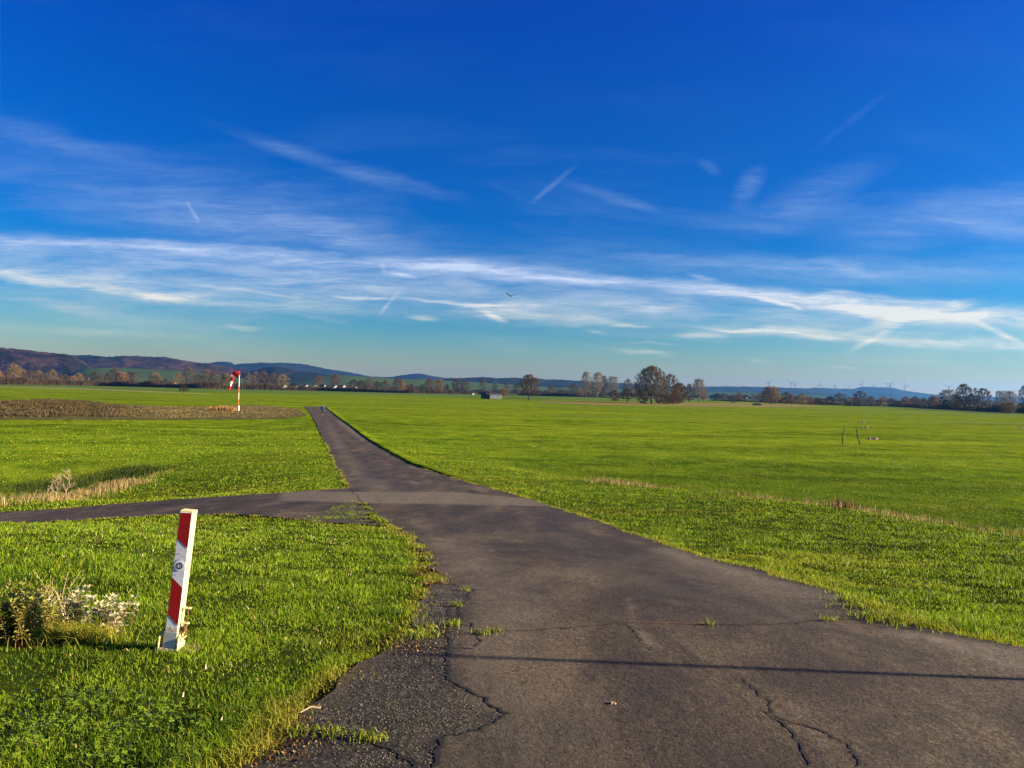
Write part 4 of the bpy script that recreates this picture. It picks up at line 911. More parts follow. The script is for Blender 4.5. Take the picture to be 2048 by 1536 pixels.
# (crop, x, top, base, width, kind, colour, special label)
TREES = [
 (1, -30, 290, 425, 110, 'bushy', 'o', None), (1, 20, 350, 425, 70, 'willow', 'o', None), (1, 60, 300, 425, 90, 'bushy', 'b', None), (1, 130, 235, 425, 140, 'bushy', 'y', 'golden-brown bare tree, tallest at the left end of the far tree line'), (1, 215, 290, 426, 110, 'bushy', 'y', None),
 (1, 295, 300, 428, 110, 'bushy', 'b', None), (1, 370, 300, 428, 110, 'round', 'y', None), (1, 440, 325, 430, 110, 'bushy', 'b', None), (1, 505, 290, 430, 110, 'bushy', 'y', None), (1, 575, 335, 431, 90, 'bushy', 'b', None),
 (1, 640, 340, 432, 100, 'bushy', 'b', None), (1, 705, 350, 433, 90, 'bushy', 'o', None), (1, 765, 320, 434, 100, 'round', 'y', None), (1, 830, 335, 434, 80, 'bushy', 'g', None), (1, 912, 308, 436, 105, 'bushy', 'd', 'dark brown bushy tree beside the right of the two wooden poles'),
 (1, 985, 330, 438, 90, 'bushy', 'b', None), (1, 1050, 325, 440, 90, 'bushy', 'd', None), (1, 1115, 275, 436, 150, 'round', 'b', None), (1, 1185, 318, 446, 130, 'willow', 'o', 'bright orange round-headed willow in the left tree line'), (1, 1262, 305, 440, 100, 'bushy', 'g', None),
 (1, 1315, 300, 441, 90, 'round', 'g', None), (1, 1512, 318, 452, 140, 'round', 'y', 'golden round tree on a dark forked trunk left of the windsock'), (1, 1600, 378, 452, 90, 'shrub', 'd', None), (1, 1690, 400, 460, 70, 'willow', 'o', None), (1, 1742, 320, 458, 110, 'bushy', 'y', None),
 (1, 1835, 268, 460, 130, 'bushy', 'g', None), (1, 1930, 330, 462, 110, 'bushy', 'b', None), (1, 2000, 335, 462, 110, 'bushy', 'g', None), (1, 1790, 445, 517, 110, 'round', 'd', 'small lone dark tree standing in the field left of the windsock'),
 (2, 60, 285, 470, 130, 'bushy', 'g', None), (2, 150, 300, 472, 110, 'bushy', 'b', None), (2, 258, 333, 480, 120, 'willow', 'y', 'golden round-headed tree right behind the hanging windsock'), (2, 470, 320, 472, 90, 'round', 'g', None), (2, 540, 310, 474, 100, 'bushy', 'g', None),
 (2, 612, 303, 480, 140, 'bushy', 'b', None), (2, 705, 318, 482, 120, 'round', 'g', None), (2, 800, 338, 484, 150, 'bushy', 'y', None), (2, 900, 420, 482, 90, 'shrub', 'd', None), (2, 1150, 345, 490, 110, 'round', 'b', None), (2, 1312, 333, 492, 120, 'poplar', 'b', 'upright brown tree among the white houses'),
 (2, 1500, 385, 500, 130, 'bushy', 'd', None), (2, 1570, 395, 502, 90, 'round', 'd', None), (2, 1645, 375, 505, 120, 'bushy', 'b', None), (2, 1725, 400, 508, 80, 'bushy', 'g', None), (2, 1805, 395, 510, 110, 'round', 'g', None), (2, 1925, 368, 515, 110, 'round', 'b', None), (2, 2005, 440, 514, 80, 'shrub', 'b', None),
 (3, 20, 400, 515, 80, 'bushy', 'o', None), (3, 110, 430, 516, 90, 'bushy', 'b', None), (3, 215, 435, 520, 70, 'bushy', 'd', None), (3, 290, 375, 522, 120, 'bushy', 'b', None), (3, 385, 388, 520, 100, 'willow', 'y', None), (3, 450, 435, 518, 60, 'shrub', 'b', None), (3, 560, 362, 504, 120, 'round', 'b', None), (3, 632, 375, 508, 90, 'round', 'g', None),
 (3, 806, 372, 522, 66, 'slim', 'b', None), (3, 925, 390, 522, 58, 'slim', 'g', None), (3, 1035, 395, 524, 74, 'slim', 'b', None), (3, 1010, 470, 545, 110, 'shrub', 'o', None), (3, 1120, 430, 530, 50, 'slim', 'd', None),
 (3, 1256, 340, 589, 250, 'round', 'b', 'lone rounded bare tree standing in the field right of the shed'),
 (3, 1420, 490, 542, 80, 'shrub', 'b', None), (3, 1472, 440, 545, 90, 'round', 'b', None), (3, 1560, 480, 548, 90, 'shrub', 'b', None), (3, 1645, 445, 552, 40, 'slim', 'g', None), (3, 1700, 430, 552, 110, 'bushy', 'b', None), (3, 1765, 480, 556, 90, 'shrub', 'o', None),
 (4, 245, 258, 556, 130, 'poplar', 'p', 'left of the two tall pale upright trees left of the giant tree'), (4, 375, 258, 560, 150, 'poplar', 'p', 'right of the two tall pale upright trees left of the giant tree'), (4, 448, 295, 545, 90, 'poplar', 'b', 'thinner upright tree tucked against the right side of the tall pair'),
 (4, 552, 303, 545, 150, 'poplar', 'p', 'pale fan-shaped tree behind the small dark red tree'), (4, 300, 430, 552, 170, 'shrub', 'b', None), (4, 430, 440, 552, 150, 'shrub', 'b', None),
 (4, 578, 468, 608, 128, 'bushy', 'r', 'small dark red-brown tree with leaves left of the giant tree'), (4, 735, 345, 565, 140, 'bushy', 'b', None), (4, 730, 448, 615, 175, 'round', 'b', 'small spreading bare tree with bent trunk between the red tree and the giant tree'), (4, 850, 440, 616, 100, 'round', 'b', None),
 (4, 1010, 193, 628, 410, 'oak', 'g', 'giant broad bare tree, the largest on the meadow'), (4, 1230, 288, 630, 250, 'bushy', 'b', 'brown bare tree leaning against the right side of the giant tree'), (4, 1330, 395, 630, 190, 'willow', 'b', None), (4, 1150, 520, 634, 240, 'shrub', 'b', None), (4, 1270, 520, 634, 200, 'shrub', 'b', None), (4, 920, 500, 628, 130, 'shrub', 'b', None),
 (4, 1450, 400, 612, 120, 'bushy', 'b', None), (4, 1562, 338, 614, 165, 'poplar', 'p', 'pale fan-shaped upright tree right of the giant tree'), (4, 1620, 440, 600, 90, 'bushy', 'o', None), (4, 1780, 505, 588, 70, 'ever', 'k', None), (4, 1850, 505, 588, 70, 'bushy', 'g', None), (4, 1965, 520, 625, 95, 'bushy', 'b', None),
 (5, 290, 405, 482, 80, 'bushy', 'g', None), (5, 472, 393, 500, 110, 'bushy', 'R_', 'reddish bushy tree left of the golden willow'), (5, 560, 425, 490, 80, 'bushy', 'g', None), (5, 640, 405, 492, 70, 'bushy', 'g', None), (5, 700, 400, 495, 70, 'bushy', 'g', None),
 (5, 850, 328, 532, 245, 'willow', 'y', 'big dense golden willow, roundest crown under the wind turbines'), (5, 1035, 388, 535, 150, 'bushy', 'b', None), (5, 1100, 410, 536, 80, 'bushy', 'o', None), (5, 1225, 408, 542, 160, 'bushy', 'y', None), (5, 1325, 440, 542, 100, 'bushy', 'o', None), (5, 1400, 455, 540, 80, 'shrub', 'b', None),
 (5, 1470, 470, 546, 110, 'willow', 'b', None), (5, 1565, 440, 522, 110, 'ever', 'k', None), (5, 1680, 403, 525, 165, 'bushy', 'g', None), (5, 1810, 450, 540, 120, 'bushy', 'R_', None), (5, 1780, 500, 552, 120, 'ever', 'k', None), (5, 1900, 505, 556, 130, 'ever', 'k', None),
 (6, 115, 368, 546, 190, 'bushy', 'b', 'large brown bushy tree below the leftmost group of hilltop turbines'), (6, 250, 430, 548, 110, 'bushy', 'b', None), (6, 330, 470, 548, 80, 'bushy', 'd', None), (6, 395, 430, 550, 130, 'bushy', 'o', None), (6, 480, 450, 552, 90, 'bushy', 'd', None), (6, 565, 485, 554, 110, 'willow', 'b', None),
 (6, 655, 430, 558, 120, 'bushy', 'R_', None), (6, 765, 430, 562, 130, 'bushy', 'b', None), (6, 870, 448, 568, 110, 'bushy', 'b', None), (6, 985, 428, 576, 140, 'willow', 'o', None), (6, 1080, 435, 578, 110, 'bushy', 'd', None), (6, 1145, 350, 560, 210, 'poplar', 'p', 'pale bare tree behind the rightmost wind turbine'),
 (6, 1140, 470, 584, 120, 'ever', 'k', None), (6, 1250, 410, 592, 160, 'bushy', 'b', None), (6, 1332, 285, 602, 230, 'round', 'g', 'big bare tree with a dark trunk, second from the right edge group'), (6, 1425, 400, 606, 170, 'bushy', 'd', None), (6, 1470, 330, 590, 70, 'slim', 'p', None),
 (6, 1562, 335, 608, 215, 'round', 'g', 'dome-crowned bare tree standing just right of the big dark-trunked one'), (6, 1780, 365, 600, 150, 'poplar', 'p', 'pale bare tree behind the golden round bush at the far right'), (6, 1880, 362, 600, 150, 'poplar', 'p', None), (6, 1862, 505, 632, 190, 'willow', 'y', 'golden round bush in front of pale trees at the far right'), (6, 1700, 520, 612, 90, 'shrub', 'b', None), (6, 2010, 505, 620, 100, 'ever', 'k', None),
 (6, 2055, 300, 625, 160, 'round', 'g', None), (6, 2150, 420, 632, 160, 'bushy', 'b', None), (6, 2290, 380, 640, 180, 'bushy', 'g', None),
 (1, -130, 300, 424, 120, 'bushy', 'b', None), (1, -230, 280, 422, 130, 'bushy', 'y', None)]
LAND = [(22, 'the golden tallest tree at the far left'), (177, 'the right wooden pole'), (480, 'the windsock'), (660, 'the white houses'), (981, 'the grey shed'), (1057, 'the lone rounded field tree'), (1180, 'the tall pale pair'), (1310, 'the giant bare tree'), (1541, 'the big golden willow'), (1725, 'the large brown tree below the turbines'), (1927, 'the big dark-trunked tree'), (2016, 'the golden bush at far right')]
trs = []
for i, (c, x, top, bs, w, kind, col, lab) in enumerate(TREES):
    px, pb, s = crop(c, x, bs); _, ptp, _ = crop(c, x, top); trs.append([px, pb, ptp, w / s, kind, col, lab, i])
trs.sort(key=lambda t: t[0])
plain = [t for t in trs if t[6] is None]
ORD = ['first', 'second', 'third', 'fourth', 'fifth', 'sixth', 'seventh', 'eighth', 'ninth', 'tenth', 'eleventh', 'twelfth', 'thirteenth', 'fourteenth']
for t in trs:
    if t[6]: continue
    lx, ln = min(LAND, key=lambda L: abs(L[0] - t[0])); side = 'right' if t[0] > lx else 'left'
    between = [q for q in plain if min(LAND, key=lambda L: abs(L[0] - q[0]))[1] == ln and ((q[0] > lx) == (t[0] > lx)) and abs(q[0] - lx) < abs(t[0] - lx)]
    t[6] = '%s %s %s, %s unnamed one %s of %s' % (CW[t[5]], KW[t[4]], 'bush' if t[4] == 'shrub' else 'tree', ORD[min(13, len(between))], side, ln)
    t[6] = t[6].replace('unnamed one', 'lesser tree')
tr_rng = random.Random(5)
NAMEK = dict(oak='oak_tree', round='bare_tree', poplar='poplar_tree', willow='willow_tree', bushy='bare_tree', slim='slender_tree', shrub='bare_shrub', ever='evergreen_tree')
def place_tree(px, pb, ptp, wpx, kind, col, lab, k):
    v_ = uv(px, pb); D = min(1150.0, CAMZ / max(1e-4, -v_[1])) if v_[1] < 0 else 1150.0
    u0 = v_[0]; H = (pb - ptp) * D / F; Wd = wpx * D / F
    zb = min(0.0, CAMZ + v_[1] * D) if D >= 1150 else 0.0
    (md, w0, h0) = PROTO[kind][k % len(PROTO[kind])]
    root = empty(NAMEK[kind], (u0 * D, D, zb), tr_rng.uniform(0, 6.28))
    root.scale = (Wd / w0, Wd / w0, H / h0)
    tag(root, lab, 'bush' if kind == 'shrub' else 'tree', 'bare trees in the tree lines around the meadow')
    cb, ct = COLS[col]; j = tr_rng.uniform(.85, 1.15)
    for nm, me, cc in (('trunk', md[0], cb), ('crown', md[1], ct)):
        o = bpy.data.objects.new(nm, me); C.objects.link(o); o.parent = root; o.color = (cc[0] * j, cc[1] * j, cc[2] * j, 1)
for t in trs: place_tree(*t)

# undergrowth along the tree lines (one mass of twigs, nobody could count)
def hedge(pxline, n, h0, h1, col, label, w=.16):
    pw = np.array([(flat(*p).x, flat(*p).y) for p in pxline]); seg = np.hypot(*np.diff(pw, axis=0).T); cs = np.concatenate([[0], np.cumsum(seg)])
    t = rng.random(n) * cs[-1]; P = np.column_stack([np.interp(t, cs, pw[:, 0]), np.interp(t, cs, pw[:, 1])])
    kk = fnoise(t / 14, t * 0 + h0, 3); P[:, 1] += rng.uniform(-4, 4, n)
    keep = rng.random(n) < np.clip((kk - .25) * 2.5, .1, 1); P, kk = P[keep], kk[keep]
    o = blades(P, rng.uniform(h0, h1, len(P)) * (.3 + kk), np.full(len(P), w), .6, name='hedgerow', mat=col, zoff=0)
    tag(o, label, 'hedgerow', kind='stuff')
M_under = mat_blades('undergrowth', (.018, .013, .009), (.095, .062, .034), (.14, .09, .04), .04, .1)
hedge([(-300, 764.5), (0, 768.8), (200, 772), (400, 777), (640, 782)], 46000, 2.5, 9.5, M_under, 'brown undergrowth along the foot of the left tree line', .3)
hedge([(640, 782), (820, 786.5), (960, 789), (1180, 794.5)], 36000, 2, 6.5, M_under, 'brown undergrowth along the foot of the middle tree line', .3)
hedge([(1180, 794.5), (1250, 797), (1420, 801), (1520, 804.5)], 12000, 1.0, 3.2, M_under, 'brown undergrowth around the giant bare tree', .18)
hedge([(1520, 804.5), (1640, 809.5), (1800, 813.5), (1950, 822), (2100, 829), (2400, 842)], 44000, 1.4, 5.2, M_under, 'dark undergrowth along the foot of the right tree line', .16)
hedge([(700, 780.8), (900, 784.5), (1160, 790.5), (1400, 796.5), (1700, 804), (2000, 811)], 60000, 4, 13, M_under, 'distant strip of brown woodland behind the meadow', .9)
hedge([(-200, 761.5), (100, 765), (400, 772.5), (700, 780)], 30000, 3, 10, M_under, 'distant brown woodland behind the left tree line', .9)

# ------------------------------------------------------------------ houses
M_wallw = mat_basic('white_render', (.38, .36, .31), .8, .05)
M_roofd = mat_basic('slate_roof', (.035, .035, .045), .7, .2)
M_roofr = mat_basic('red_tile_roof', (.22, .07, .045), .8, .2)
M_glass = mat_basic('window_glass', (.03, .04, .05), .15, .1, spec=.8)
def house(px, pb, wpx, hpx, rz, roof, label, D=900, wall=None, name='house', eave=.5):
    u, v = uv(px, pb); Wd = wpx * D / F; H = hpx * D / F; L = Wd * 1.1; e = H * eave
    r = empty(name, (u * D, D, max(-1, min(2, CAMZ + v * D))), rz)
    tag(r, label, 'house', 'houses of the far village')
    mb = MB(); a, b = Wd / 2, L / 2
    mb.face([(-a, -b, 0), (a, -b, 0), (a, -b, e), (0, -b, H * .97), (-a, -b, e)]); mb.face([(a, b, 0), (-a, b, 0), (-a, b, e), (0, b, H * .97), (a, b, e)])
    mb.face([(a, -b, 0), (a, b, 0), (a, b, e), (a, -b, e)]); mb.face([(-a, b, 0), (-a, -b, 0), (-a, -b, e), (-a, b, e)])
    wl = mb.build('wall', wall or M_wallw, r)
    rf = MB(); ov = .35; t_ = .25
    for s in (-1, 1):
        p0 = Vector((0, -b - ov, H)); p1 = Vector((0, b + ov, H)); sl_ = Vector((s * (a + ov), 0, e - H - .15)); p2 = p1 + sl_; p3 = p0 + sl_
        n = Vector((0, 0, t_)); rf.add([p0, p1, p2, p3, p0 + n, p1 + n, p2 + n, p3 + n], [(0, 1, 2, 3), (4, 7, 6, 5), (0, 4, 5, 1), (1, 5, 6, 2), (2, 6, 7, 3), (3, 7, 4, 0)])
    ro = rf.build('roof', roof, r)
    ch = MB(); ch.box((a * .3, b * .3, H), (.7, .7, H * .35)); ch.build('chimney', M_roofr, ro)
    for k in (-1, 1):
        wn = MB(); wn.box((k * a * .45, -b - .03, e * .55), (Wd * .14, .08, e * .36)); wn.build('window', M_glass, r)
    return r
HS = [(570, 772.5, 8, 7, .5, M_roofd, 'white gabled house left of the long white one, just right of the bushy trees'), (590, 774, 10, 5, 1.3, M_roofr, 'low white house with a long red-brown roof left of the dark-roofed row'), (612, 775, 12, 8, .6, M_roofd, 'white gable house, left of the row of three dark roofs'),
      (632, 775.5, 13, 9, .3, M_roofd, 'white gable house in the middle of the dark-roofed row'), (646, 776, 9, 9, 1.2, M_roofd, 'dark-roofed house squeezed between two white gables'), (663, 777.5, 19, 8, 1.25, M_roofd, 'long white house with dark roof, brightest wall in the village'),
      (684, 776.5, 11, 9, 1.0, M_roofr, 'red-roofed house right of the long white one'), (705, 779, 14, 7, 1.2, M_roofr, 'pale low house at the right end of the village row'), (136, 749.5, 15, 5, 1.3, M_roofd, 'white house high behind the left tree line'),
      (53, 751, 6, 4, .6, M_roofd, 'small white house glimpsed at the far left above the trees'), (69, 752.5, 13, 4, 1.3, M_roofr, 'long pale house second from the far left above the trees'), (85, 753.5, 7, 4, .9, M_roofd, 'small pale house third from the far left above the trees'),
      (282, 760, 14, 4, 1.3, M_roofd, 'grey low house behind the dark trees left of the golden tree'), (345, 762, 15, 6, 1.2, M_roofr, 'pale house between the golden tree and the windsock'), (362, 769, 8, 4, .9, M_roofd, 'small pale house beside the lone field tree'), (433, 765, 8, 6, .5, M_roofd, 'blue-grey gabled house left of the hanging windsock'),
      (893, 778.5, 7, 5, .4, M_roofd, 'small grey gabled house left of the dark hedge'), (1979, 811, 9, 4, 1.2, M_roofd, 'pale house between the bare trees at the right'), (1997, 810, 8, 5, .8, M_roofr, 'second pale house right of the dome-crowned tree'), (1492, 791, 5, 4, .6, M_roofd, 'tiny pale house in the haze left of the golden willow'), (1642, 795, 5, 5, .4, M_roofd, 'tiny pale gable in the haze right of the golden willow')]
for h in HS: house(*h, D=1500 if h[1] < 755 else (950 if h[0] < 1400 else 1300))

# ------------------------------------------------------------------ shed, dark hut, hedge mound
M_shedd = mat_basic('shed_shade_and_door', (.05, .06, .075), .8, .3, 1)  # dark blue-grey for the shaded walls, shared by the door
M_shedl = mat_basic('shed_boards', (.36, .27, .15), .85, .25, .8)
def shed():
    D = 440; u, v = uv(983, 796.6); r = empty('shed', (u * D, D, 0), R(40))
    tag(r, 'low grey shed, tan boards with shade coloured onto its near sides, alone in the meadow', 'shed')
    a, b, e = 4.6, 4.2, 2.5
    w = MB(); w.box((0, 0, e / 2), (2 * a, 2 * b, e)); w.build('wall', M_shedl, r)
    f = MB(); f.box((0, -b - .06, e / 2 - .05), (2 * a - .1, .10, e - .2)); f.box((-a - .06, 0, e / 2 - .05), (.1, 2 * b - .2, e - .2)); f.build('shade_sheet', M_shedd, r)  # thin dark sheets colour the shade onto these two walls
    f = MB(); f.box((a * .3, b + .05, 1.05), (1.1, .1, 2.1)); f.build('door', M_shedd, r)
    rf = MB(); rf.add([(-a - .4, -b - .4, e), (a + .4, -b - .4, e), (a + .4, b + .4, e), (-a - .4, b + .4, e), (-a - .4, 0, e + .9), (a + .4, 0, e + .9)], [(0, 1, 5, 4), (2, 3, 4, 5), (1, 2, 5), (3, 0, 4), (3, 2, 1, 0)])
    rf.build('roof', M_roofd, r)
shed()
def dark_hut():
    D = 430; u, v = uv(1514, 806.5); r = empty('hut', (u * D, D, 0), R(5)); tag(r, 'small black pitched hut with a white pole at the foot of the golden willow', 'hut')
    a, b = 2.3, 1.6; w = MB(); w.box((0, 0, .4), (2 * a - .5, 2 * b - .4, .8)); w.build('wall', M_roofd, r)
    rf = MB(); rf.add([(-a, -b, .7), (a, -b, .7), (a, b, .7), (-a, b, .7), (-a * .35, 0, 1.55), (a * .35, 0, 1.55)], [(0, 1, 5, 4), (2, 3, 4, 5), (1, 2, 5), (3, 0, 4), (3, 2, 1, 0)]); rf.build('roof', mat_basic('black_felt', (.012, .012, .014), .9), r)
    pz = MB(); pz.tube([(0.3, -.2, 1.4), (.3, -.2, 2.4)], .12, 8); pz.build('chimney_pipe', M_wallw, r)
dark_hut()
for (px, pb, wpx, hpx, lab) in [(918, 787.6, 16, 7, 'dark evergreen hedge mound left of the shed, its left half'), (932, 787.9, 17, 7, 'dark evergreen hedge mound left of the shed, its right half')]:
    place_tree(px, pb, pb - hpx, wpx, 'ever', 'k', lab, 1)
def beehive():
    u, v = uv(946, 786.5); D = 700; r = empty('trailer', (u * D, D, 0), .4); tag(r, 'tiny white trailer between the dark hedge and the shed', 'trailer')
    b = MB(); b.box((0, 0, 1.3), (2.0, 1.7, 1.7), bev=.12); b.build('body', M_wallw, r)
    for s in (-1, 1):
        w = MB(); w.tube([(0, s * .8, .38), (0, s * .95, .38)], .36, 12); w.build('wheel', M_roofd, r)
beehive()
# ------------------------------------------------------------------ utility poles
M_pole = mat_basic('old_wood', (.30, .20, .12), .9, .25, 2)
for (px, pt, pb, lab) in [(165.5, 755, 769.5, 'left one of two wooden poles at the left tree line'), (177.5, 754, 771, 'right one of two wooden poles at the left tree line'), (377, 757, 775.5, 'wooden pole right above the lone field tree')]:
    u, v = uv(px, pb); D = CAMZ / -v; D = min(D, 900); H = (pb - pt) * D / F; r = empty('utility_pole', (u * D, D, 0)); tag(r, lab, 'pole', 'wooden poles at the left tree line')
    b = MB(); b.tube([(0, 0, 0), (0, 0, H)], [.20, .14], 8); b.build('mast', M_pole, r)
    b = MB(); b.box((0, -.2, H * .94), (1.4, .14, .16)); b.build('crossarm', M_pole, r)

# ------------------------------------------------------------------ wind turbines
M_turb = mat_basic('turbine_paint', (.10, .10, .115), .5, .05)
def turbine_meshes():
    Hh, Rr = 95, 42
    t = MB(); t.tube([(0, 0, -60), (0, 0, 0), (0, 0, Hh)], [3.8, 3.6, 2.4], 12)
    n = MB(); n.box((0, 1.5, Hh + 1.6), (4.5, 12, 4.6), bev=.8)
    h = MB(); h.tube([(0, -4.5, Hh + 1.6), (0, -7, Hh + 1.6), (0, -8.4, Hh + 1.6)], [2.4, 2.2, .3], 12)
    bl = MB(); vs, fs = [], []
    secs = [(0, 1.6, 1.4), (6, 2.6, 1.0), (14, 2.5, .8), (28, 2.0, .6), (42, 1.0, .3)]
    for (z, w, th_) in secs: vs += [(-w, 0, z), (0, -th_, z), (w, 0, z), (0, th_, z)]
    for i in range(4):
        for k in range(4): fs.append((i * 4 + k, i * 4 + (k + 1) % 4, i * 4 + 4 + (k + 1) % 4, i * 4 + 4 + k))
    fs.append((16, 17, 18, 19)); bl.add(vs, fs)
    return t, n, h, bl, Hh
tt_, nn_, hh_, bb_, HH = turbine_meshes()
def mk_turb():
    r = empty('wind_turbine'); tt_.build('tower', M_turb, r); na = nn_.build('nacelle', M_turb, r); hh_.build('hub', M_turb, r)
    for k in range(3):
        b = bb_.build('blade', M_turb, r); b.location = (0, -6, HH + 1.6); b.rotation_euler = (0, R(120 * k), 0)
    return r
TB = [(1537.5, 765.7, 8.5, 40, 'leftmost wind turbine, alone above the golden willow'), (1582, 765.7, 8.5, -55, 'second wind turbine from the left, taller one of an overlapping pair'), (1590, 769, 7.5, 45, 'lower turbine of the overlapping pair'),
      (1640, 769.3, 8, 10, 'wind turbine standing alone between the pair and the wooded knoll'), (1670, 771.5, 7.5, 20, 'small wind turbine right of the single mid-ridge one'), (1699, 774, 5, 50, 'smallest wind turbine, low on the ridge'),
      (1723.2, 767.8, 9, 20, 'wind turbine at the left end of the knoll with one blade straight up'), (1748, 771.3, 7.5, 50, 'low wind turbine on the knoll right of the upright-bladed one'), (1775.6, 773.2, 8, 75, 'half-hidden turbine just left of the tallest on the knoll'),
      (1780.7, 768.4, 9.5, 45, 'wind turbine on the middle of the knoll, its tips spread widest'), (1810.5, 771.5, 9, -25, 'wind turbine on the right slope of the knoll'), (1897.5, 774, 10, 55, 'rightmost wind turbine, rising behind bare trees')]
proto_t = None
for i, (px, py, rp, a, lab) in enumerate(TB):
    D = 6600 if rp > 6 else 7200; u, v = uv(px, py); sc = rp * D / F / 42
    if proto_t is None: o = proto_t = mk_turb()
    else: o = copy_tree(proto_t)
    o.location = (u * D, D, CAMZ + v * D - (HH + 1.6) * sc); o.scale = (sc,) * 3
    tag(o, lab, 'wind turbine', 'wind turbines on the far ridge')
    k = 0
    for ch in [q for q in bpy.data.objects if q.parent == o and q.name.startswith('blade')]:
        ch.rotation_euler = (0, R(a + 120 * k), 0); k += 1
for (px, pb, hpx, D, lab) in [(1452, 774, 6, 5050, 'thin radio mast on the blue ridge right of the giant tree'), (848.5, 748.6, 5, 5650, 'tiny tower on the blue hilltop above the middle tree line')]:
    u, v = uv(px, pb); H = hpx * D / F; r = empty('radio_mast', (u * D, D, CAMZ + v * D - 4)); tag(r, lab, 'mast')
    b = MB(); b.tube([(0, 0, 0), (0, 0, H + 4)], [2.2, 1.2], 8); b.build('mast', M_turb, r)
    b = MB(); b.tube([(0, 0, H * .6), (0, 0, H * .75)], 2.6, 10); b.build('platform', M_turb, r)

# ------------------------------------------------------------------ windsock
M_red = mat_basic('red_cloth', (.62, .012, .012), .7, .12, 1.5, trans=.15)
M_whitec = mat_basic('white_cloth', (.85, .82, .72), .7, .06, 1.5, trans=.15)
M_orange = mat_basic('red_pole_paint', (.55, .12, .03), .5, .15)
M_whitep = mat_basic('white_pole_paint', (.62, .60, .50), .5, .05)
M_steel = mat_basic('grey_steel', (.25, .25, .26), .45, .15, metal=.6)
def windsock():
    g = hit(476.5, 821.5); D = g.y; px2m = D / F
    r = empty('windsock', g); tag(r, 'red and white windsock drooping from a striped pole in the meadow', 'windsock')
    H = (821.5 - 751) * px2m; lean = R(0.0)
    zs = [.0, .13, .29, .46, .62, .80, 1.0]; pm = MB(); cols = [0, 1, 0, 1, 0, 0]
    b = MB(); b.tube([(0, 0, -.1), (0, 0, H * .14)], .17, 14); b.build('pole_base', M_whitep, r)
    bounds = [(.14, .32, 1), (.32, .51, 0), (.51, .68, 1), (.68, .89, 0), (.89, 1.0, 0)]
    for a, b_, c in bounds: pm.tube([(0, 0, H * a), (0, 0, H * b_)], .068, 12, c)
    pm.build('pole', [M_whitep, M_orange], r)
    # hoop frame
    c = Vector((0, 0, H * 1.035)); hr = .47
    hp = MB(); pts = [(0.02, hr * math.cos(t), c.z + hr * math.sin(t)) for t in np.linspace(0, 2 * math.pi, 25)]
    hp.tube(pts, .02, 6, cap=False); hp.tube([(0, 0, H * .97), (.02, 0, c.z + hr)], .025, 6); hp.build('hoop', M_steel, r)
    # drooping sock: path goes left, bends down
    path = [(0.05, 0, c.z), (-.40, 0, c.z), (-.80, 0, c.z - .05), (-1.05, 0, c.z - .35), (-1.15, 0, c.z - .75), (-1.30, 0, c.z - 1.25), (-1.45, 0, c.z - 1.75), (-1.60, 0, c.z - 2.28), (-1.74, 0, c.z - 2.82)]
    radv = [.50, .52, .47, .34, .30, .25, .22, .20, .185]
    sm = Vector; P_ = [Vector(p) for p in path]; fine = []; fr_ = []
    for i in range(len(P_) - 1):
        p0 = P_[max(i - 1, 0)]; p1 = P_[i]; p2 = P_[i + 1]; p3 = P_[min(i + 2, len(P_) - 1)]
        for k in range(5):
            t = k / 5; q = .5 * ((2 * p1) + (p2 - p0) * t + (2 * p0 - 5 * p1 + 4 * p2 - p3) * t * t + (3 * p1 - p0 - 3 * p2 + p3) * t ** 3)
            fine.append(q); fr_.append(radv[i] * (1 - t) + radv[i + 1] * t)
    fine.append(P_[-1]); fr_.append(radv[-1])
    L = [0]
    for a, b_ in zip(fine[:-1], fine[1:]): L.append(L[-1] + (b_ - a).length)
    cuts = [0, .27, .38, .56, .78, 1.0]; n = 18
    rings = []
    for i, p in enumerate(fine):
        t = (fine[min(i + 1, len(fine) - 1)] - fine[max(i - 1, 0)]).normalized(); a = Vector((0, 1, 0)); b_ = t.cross(a).normalized()
        rings.append([p + (a * math.cos(2 * math.pi * k / n) * (1 - .15 * (i > 12)) + b_ * math.sin(2 * math.pi * k / n)) * fr_[i] * (1 + .05 * math.sin(5 * 2 * math.pi * k / n + i * .4)) for k in range(n)])
    sk = MB()
    for i in range(len(fine) - 1):
        f = L[i] / L[-1]; c_i = sum(f >= q for q in cuts[1:-1]) % 2
        for k in range(n): sk.face([rings[i][k], rings[i][(k + 1) % n], rings[i + 1][(k + 1) % n], rings[i + 1][k]], c_i)
    sk.build('sock', [M_red, M_whitec], r)
windsock()

# ------------------------------------------------------------------ runway markers
M_mkw = mat_basic('marker_grey_white', (.30, .29, .25), .7, .15, 5)
def marker(px, pb, sc, label, rz=0):
    g = flat(px, pb); r = empty('runway_marker', (g.x, g.y, 0), rz); r.scale = (sc,) * 3
    tag(r, label, 'marker', 'striped markers on the meadow')
    w, d, h = 1.05, .45, .21
    def prism(x0, x1, grow=0.0):
        m_ = MB(); dd_ = d / 2 + grow; hh = h + grow
        m_.add([(x0, -dd_, 0), (x1, -dd_, 0), (x1, dd_, 0), (x0, dd_, 0), (x0, -dd_ * .25, hh), (x1, -dd_ * .25, hh), (x1, dd_ * .25, hh), (x0, dd_ * .25, hh)],
               [(3, 2, 1, 0), (4, 5, 6, 7), (0, 1, 5, 4), (2, 3, 7, 6), (1, 2, 6, 5), (3, 0, 4, 7)]); return m_
    prism(-w / 2, w / 2).build('body', M_mkw, r)
    prism(-w * .30, w * .26, .008).build('red_band', mat_mred, r)
    prism(-w / 2 - .01, -w * .42, .006).build('end_plate', M_roofd, r)
mat_mred = mat_basic('marker_red', (.09, .006, .008), .6, .1)
marker(1746, 879, 1, 'nearest and largest striped marker lying on the right meadow', R(4))
